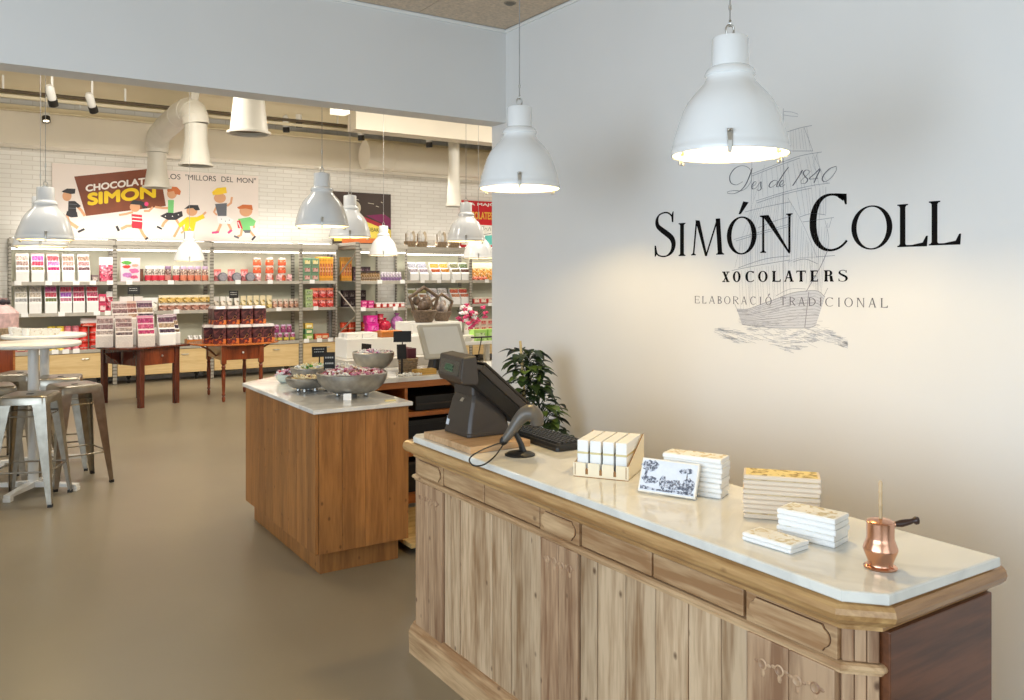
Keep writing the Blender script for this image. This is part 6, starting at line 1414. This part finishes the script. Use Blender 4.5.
# red poster
a = at_y(461, 200.5, YF - .04); b_ = at_y(505, 202, YF - .04); 
PS = poster_frame('red_poster', 'red poster with yellow and white lettering beside the white wall edge', a.x, b_.x, max(2.125, at_y(480, 262, YF - .04).z), (a.z + b_.z) / 2, mat('poster_red', (196, 20, 34), .45, var=.06, scale=3))
q = MB(); flat(q, [(461.5, 224), (505, 226), (505, 245.5), (461.5, 244.5)]); q.build('pale_panel', mat('panel_pale', (226, 222, 210), .5, var=.04), PS, norm=False)
q = MB(); flat(q, [(480, 236), (505, 234), (505, 245), (486, 244.5)], 0, .0004); q.build('teal_patch', mat('panel_teal', (90, 180, 170), .5, var=.15, scale=8), PS, norm=False)
ptext('LA MAJOR', 467, 205.8, 500, 207, 3.2, M_pw, 'white_lettering', 0, .25)
ptext('XOCOLATES', 463, 218.5, 492.3, 219.5, 7, mat('letter_gold', (226, 170, 60), .5, var=0), 'gold_lettering', 0, .35)
q = MB(); limb(q, smooth_path([(481, 228, 0), (484, 226, 0), (483, 231, 0), (486, 228, 0), (488, 231, 0), (490, 227, 0), (491, 231, 0)], 3) and [(481, 227), (484, 226), (483, 231), (486, 228), (488, 231), (490, 227), (491, 231)], .8, 0, .0008); limb(q, [(484, 234.5), (491, 233.5)], .8, 0, .0008); q.build('black_script', M_pk, PS, norm=False)

# ================================================================ CEILING SERVICES OF THE SHOP
M_duct = mat('white_duct', (212, 207, 194), .45, var=.03, scale=6)
def duct_rings(mb, pts, r, step=.22):
    pass
def nozzle(px, pyb, d, wpx, ztop, label):
    p = at_d(px, pyb, d); rb_ = wpx * d / F / 2; o = thing('duct_nozzle', label, 'ventilation duct', (p.x, p.y, p.z)); h = ztop - p.z
    MB().lathe([(rb_ * 1.12, 0), (rb_ * 1.0, .02), (rb_ * .78, min(.42, h * .5)), (rb_ * .74, min(.5, h * .6)), (rb_ * .74, h)], 28, None, 0, True, False).build('duct_tube', M_duct, o)
    MB().lathe([(rb_ * 1.15, -.012), (rb_ * 1.15, .012), (rb_ * 1.0, .014), (rb_ * 1.0, -.012), (rb_ * 1.15, -.012)], 28, None, 0, True, False).build('rim', M_duct, o)
    MB().lathe([(rb_ * .95, .03), (0, .03)], 28, None, 0, True, False).build('grille', mat('duct_inside', (120, 112, 98), .7), o); return o, p
nozzle(249, 133, 9.0, 37, ZB - .001, 'wide white duct nozzle hanging alone near the lintel')
n2, p2 = nozzle(196, 165, 10.5, 29, 3.50, 'middle white duct nozzle under the curved elbow')
n1, p1 = nozzle(157, 187, 12.3, 24, 3.40, 'lower white duct nozzle in front of the painted poster')
tk = thing('duct_elbow', 'curved white segmented duct joining the two nozzles above the poster', 'ventilation duct', (p2.x, p2.y, 3.5005))
pts = smooth_path([(p2.x, p2.y, 3.501), (p2.x - .01, p2.y + .02, 3.60), (p2.x - .02, p2.y + .16, 3.69), (p2.x - .05, p2.y + .5, 3.72), (p1.x + .02, p1.y - .55, 3.70), (p1.x, p1.y - .14, 3.63), (p1.x, p1.y - .01, 3.52), (p1.x, p1.y, 3.401)], 5)
MB().tube([p - tk.location for p in pts], .160, 20).build('duct_tube', M_duct, tk)
for k in range(4, len(pts) - 3, 4):
    t_ = (pts[k+1] - pts[k-1]).normalized() * .008; MB().tube([pts[k] - t_ - tk.location, pts[k] + t_ - tk.location], .165, 20).build('seam_ring', M_duct, tk)
MB().tube([(0, .12, .28), (-.03, -.25, .5985)], .05, 10, flat=.5).build('hanging_strap', M_duct, tk)
nozzle(454, 206, 13.2, 15, ZB - .001, 'pale duct nozzle hanging near the red poster')
dd = thing('round_duct', 'large round duct running along the far bulkhead on the right', 'ventilation duct', (7.5, 13.05, 3.62))
q = MB().lathe([(.24, -1.9), (.24, 1.9)], 28, Matrix.Rotation(R(90), 4, 'Y')); q.build('duct_tube', M_bulk, dd)
for x in (-1.4, -.4, .6, 1.5): MB().lathe([(.246, -.012), (.246, .012)], 28, T(x, 0, 0) @ Matrix.Rotation(R(90), 4, 'Y')).build('seam_ring', M_bulk, dd)
tr = thing('lighting_track', 'long dark pipe track with hangers below the shop ceiling', 'lighting track', (4.6, 12.2, 3.91))
MB().tube([(-5, 0, 0), (4.8, .0, 0)], .022, 10).build('pipe', mat('track_brown', (96, 84, 66), .5, .2), tr)
MB().box(-5, 4.8, .03, .06, -.075, -.035).build('rail', M_cream, tr)
for x in (-4.2, -2.8, -1.2, .2, 1.6, 3.0, 4.2): MB().box(x - .012, x + .012, -.012, .012, .02, ZB - 3.9101).build('hanger', M_white, tr)
def spot(px, py, d, label, aim=(0, .3, -1), pw=130):
    p = at_d(px, py, d); o = thing('track_spotlight', label, 'spotlight', p); dv_ = Vector(aim).normalized(); qq = Vector((0, 0, -1)).rotation_difference(dv_).to_matrix().to_4x4()
    MB().lathe([(.042, -.02), (.048, .0), (.048, .13), (.03, .16), (0, .162)], 20, qq).build('lamp_body', M_white, o); MB().lathe([(.046, -.10), (.052, -.095), (.052, -.02), (.046, -.018)], 20, qq, 0, True, False).build('snoot', M_black, o)
    MB().lathe([(.044, -.07), (0, -.07)], 20, qq, 0, True, False).build('lit_lens', M_lens, o)
    MB().box(-.012, .012, -.012, .012, .06, ZB - p.z - .0001).build('drop_rod', M_white, o)
    l = bpy.data.lights.new('spot_beam', 'SPOT'); l.energy = pw; l.spot_size = R(75); l.spot_blend = .7; l.color = (1, .94, .84); l.shadow_soft_size = .05
    lo = bpy.data.objects.new('spot_beam', l); COL.objects.link(lo); lo.location = p + dv_ * .12; lo.rotation_euler = Vector((0, 0, -1)).rotation_difference(dv_).to_euler()
spot(52, 98, 9.6, 'white spotlight with black snoot nearest the lintel', (.3, .7, -1)); spot(46, 116, 11.6, 'black-snooted spotlight hanging below the track end', (0, -.5, -1), 40); spot(92, 105, 10.2, 'tilted white spotlight beside the long suspension rod', (.4, .7, -1)); spot(80, 121, 12.0, 'lowest spotlight pointing down before the bulkhead', (0, -.6, -1), 40)
for k, (px, py) in enumerate(((299, 121), (286, 126), (361, 134), (429, 141))): spot(px, py, 13.0, '%s small spotlight from the left along the right part of the track' % ORD[k], (.1, .1, -1), 60)
tag(MB().box(-.1, .1, -.1, .1, 0, .10).build('ceiling_light', [mat('panel_lit', (255, 246, 224), .4, var=0, emit=(255, 244, 220), es=1.2)], None, 0, (at_d(340, 114, 11).x, at_d(340, 114, 11).y, at_d(340, 114, 11).z)), 'square lit ceiling panel beside the right end of the lintel', 'ceiling light')

# ================================================================ LIGHT
def area(name, loc, rot, sx, sy, e, col):
    l = bpy.data.lights.new(name, 'AREA'); l.shape = 'RECTANGLE'; l.size = sx; l.size_y = sy; l.energy = e; l.color = col
    o = bpy.data.objects.new(name, l); COL.objects.link(o); o.location = loc; o.rotation_euler = rot; return o
area('window_daylight', (-3.15, .5, 1.7), (0, R(-90), 0), 2.3, 5.2, 235, (.66, .82, 1))
area('window_daylight', (0, -3.15, 1.4), (R(90), 0, 0), 3.4, 2.7, 60, (.72, .86, 1))
for x, y, e in ((1.0, 6.6, 60), (1.4, 9.0, 70), (4.6, 6.6, 55), (4.6, 8.8, 75), (7.8, 7.4, 55), (7.8, 9.0, 60), (-1.5, 8.0, 50)):
    area('hidden_shop_fill', (x, y, 3.75), (R(25), 0, 0), 1.3, .4, e * .85, (1, .95, .86))  # added fill lights without fixtures, hidden by the header, tilted to brighten the far wall
# strips above the shelves wash the brick and posters; strips under the top boards light the goods
for i, (xa, xb, yf) in enumerate(((B[0], B[1], YS), (B[1], B[2], YS), (B[2], B[3], YS), (B[3], B[4], YS), (B[4], B[5], 12.52), (B[6], B[7], YS), (B[7], B[8], YS))):
    l = area('shelf_top_strip', ((xa + xb) / 2, YF - .30, 2.14), (R(180 + 12), 0, 0), xb - xa - .1, .04, 2.4 * (xb - xa), (1, .97, .92))
    l = area('shelf_strip', ((xa + xb) / 2, yf + .03, 1.95), (R(20), 0, 0), xb - xa - .1, .04, 2.1 * (xb - xa), (1, .97, .90))
w_ = bpy.data.worlds.new('World'); SC.world = w_; w_.use_nodes = True
w_.node_tree.nodes['Background'].inputs[0].default_value = (.75, .85, 1, 1); w_.node_tree.nodes['Background'].inputs[1].default_value = .6

cam = bpy.data.cameras.new('camera'); co = bpy.data.objects.new('camera', cam); COL.objects.link(co)
co.location = (0, 0, EYE); co.rotation_euler = (R(90), 0, -TH); cam.sensor_width = 36; cam.sensor_fit = 'HORIZONTAL'
cam.lens = F * 36 / 1024; cam.shift_y = -(350 - HZ) / 1024; cam.clip_start = .02; cam.clip_end = 60
SC.camera = co
vs = SC.view_settings; vs.view_transform = 'Standard'; vs.look = 'None'; vs.gamma = 1; vs.exposure = 0; vs.use_curve_mapping = False
cy = SC.cycles; cy.use_denoising = True; cy.max_bounces = 8; cy.diffuse_bounces = 4; cy.glossy_bounces = 4; cy.transparent_max_bounces = 12; cy.sample_clamp_indirect = 4; cy.caustics_reflective = False; cy.caustics_refractive = False
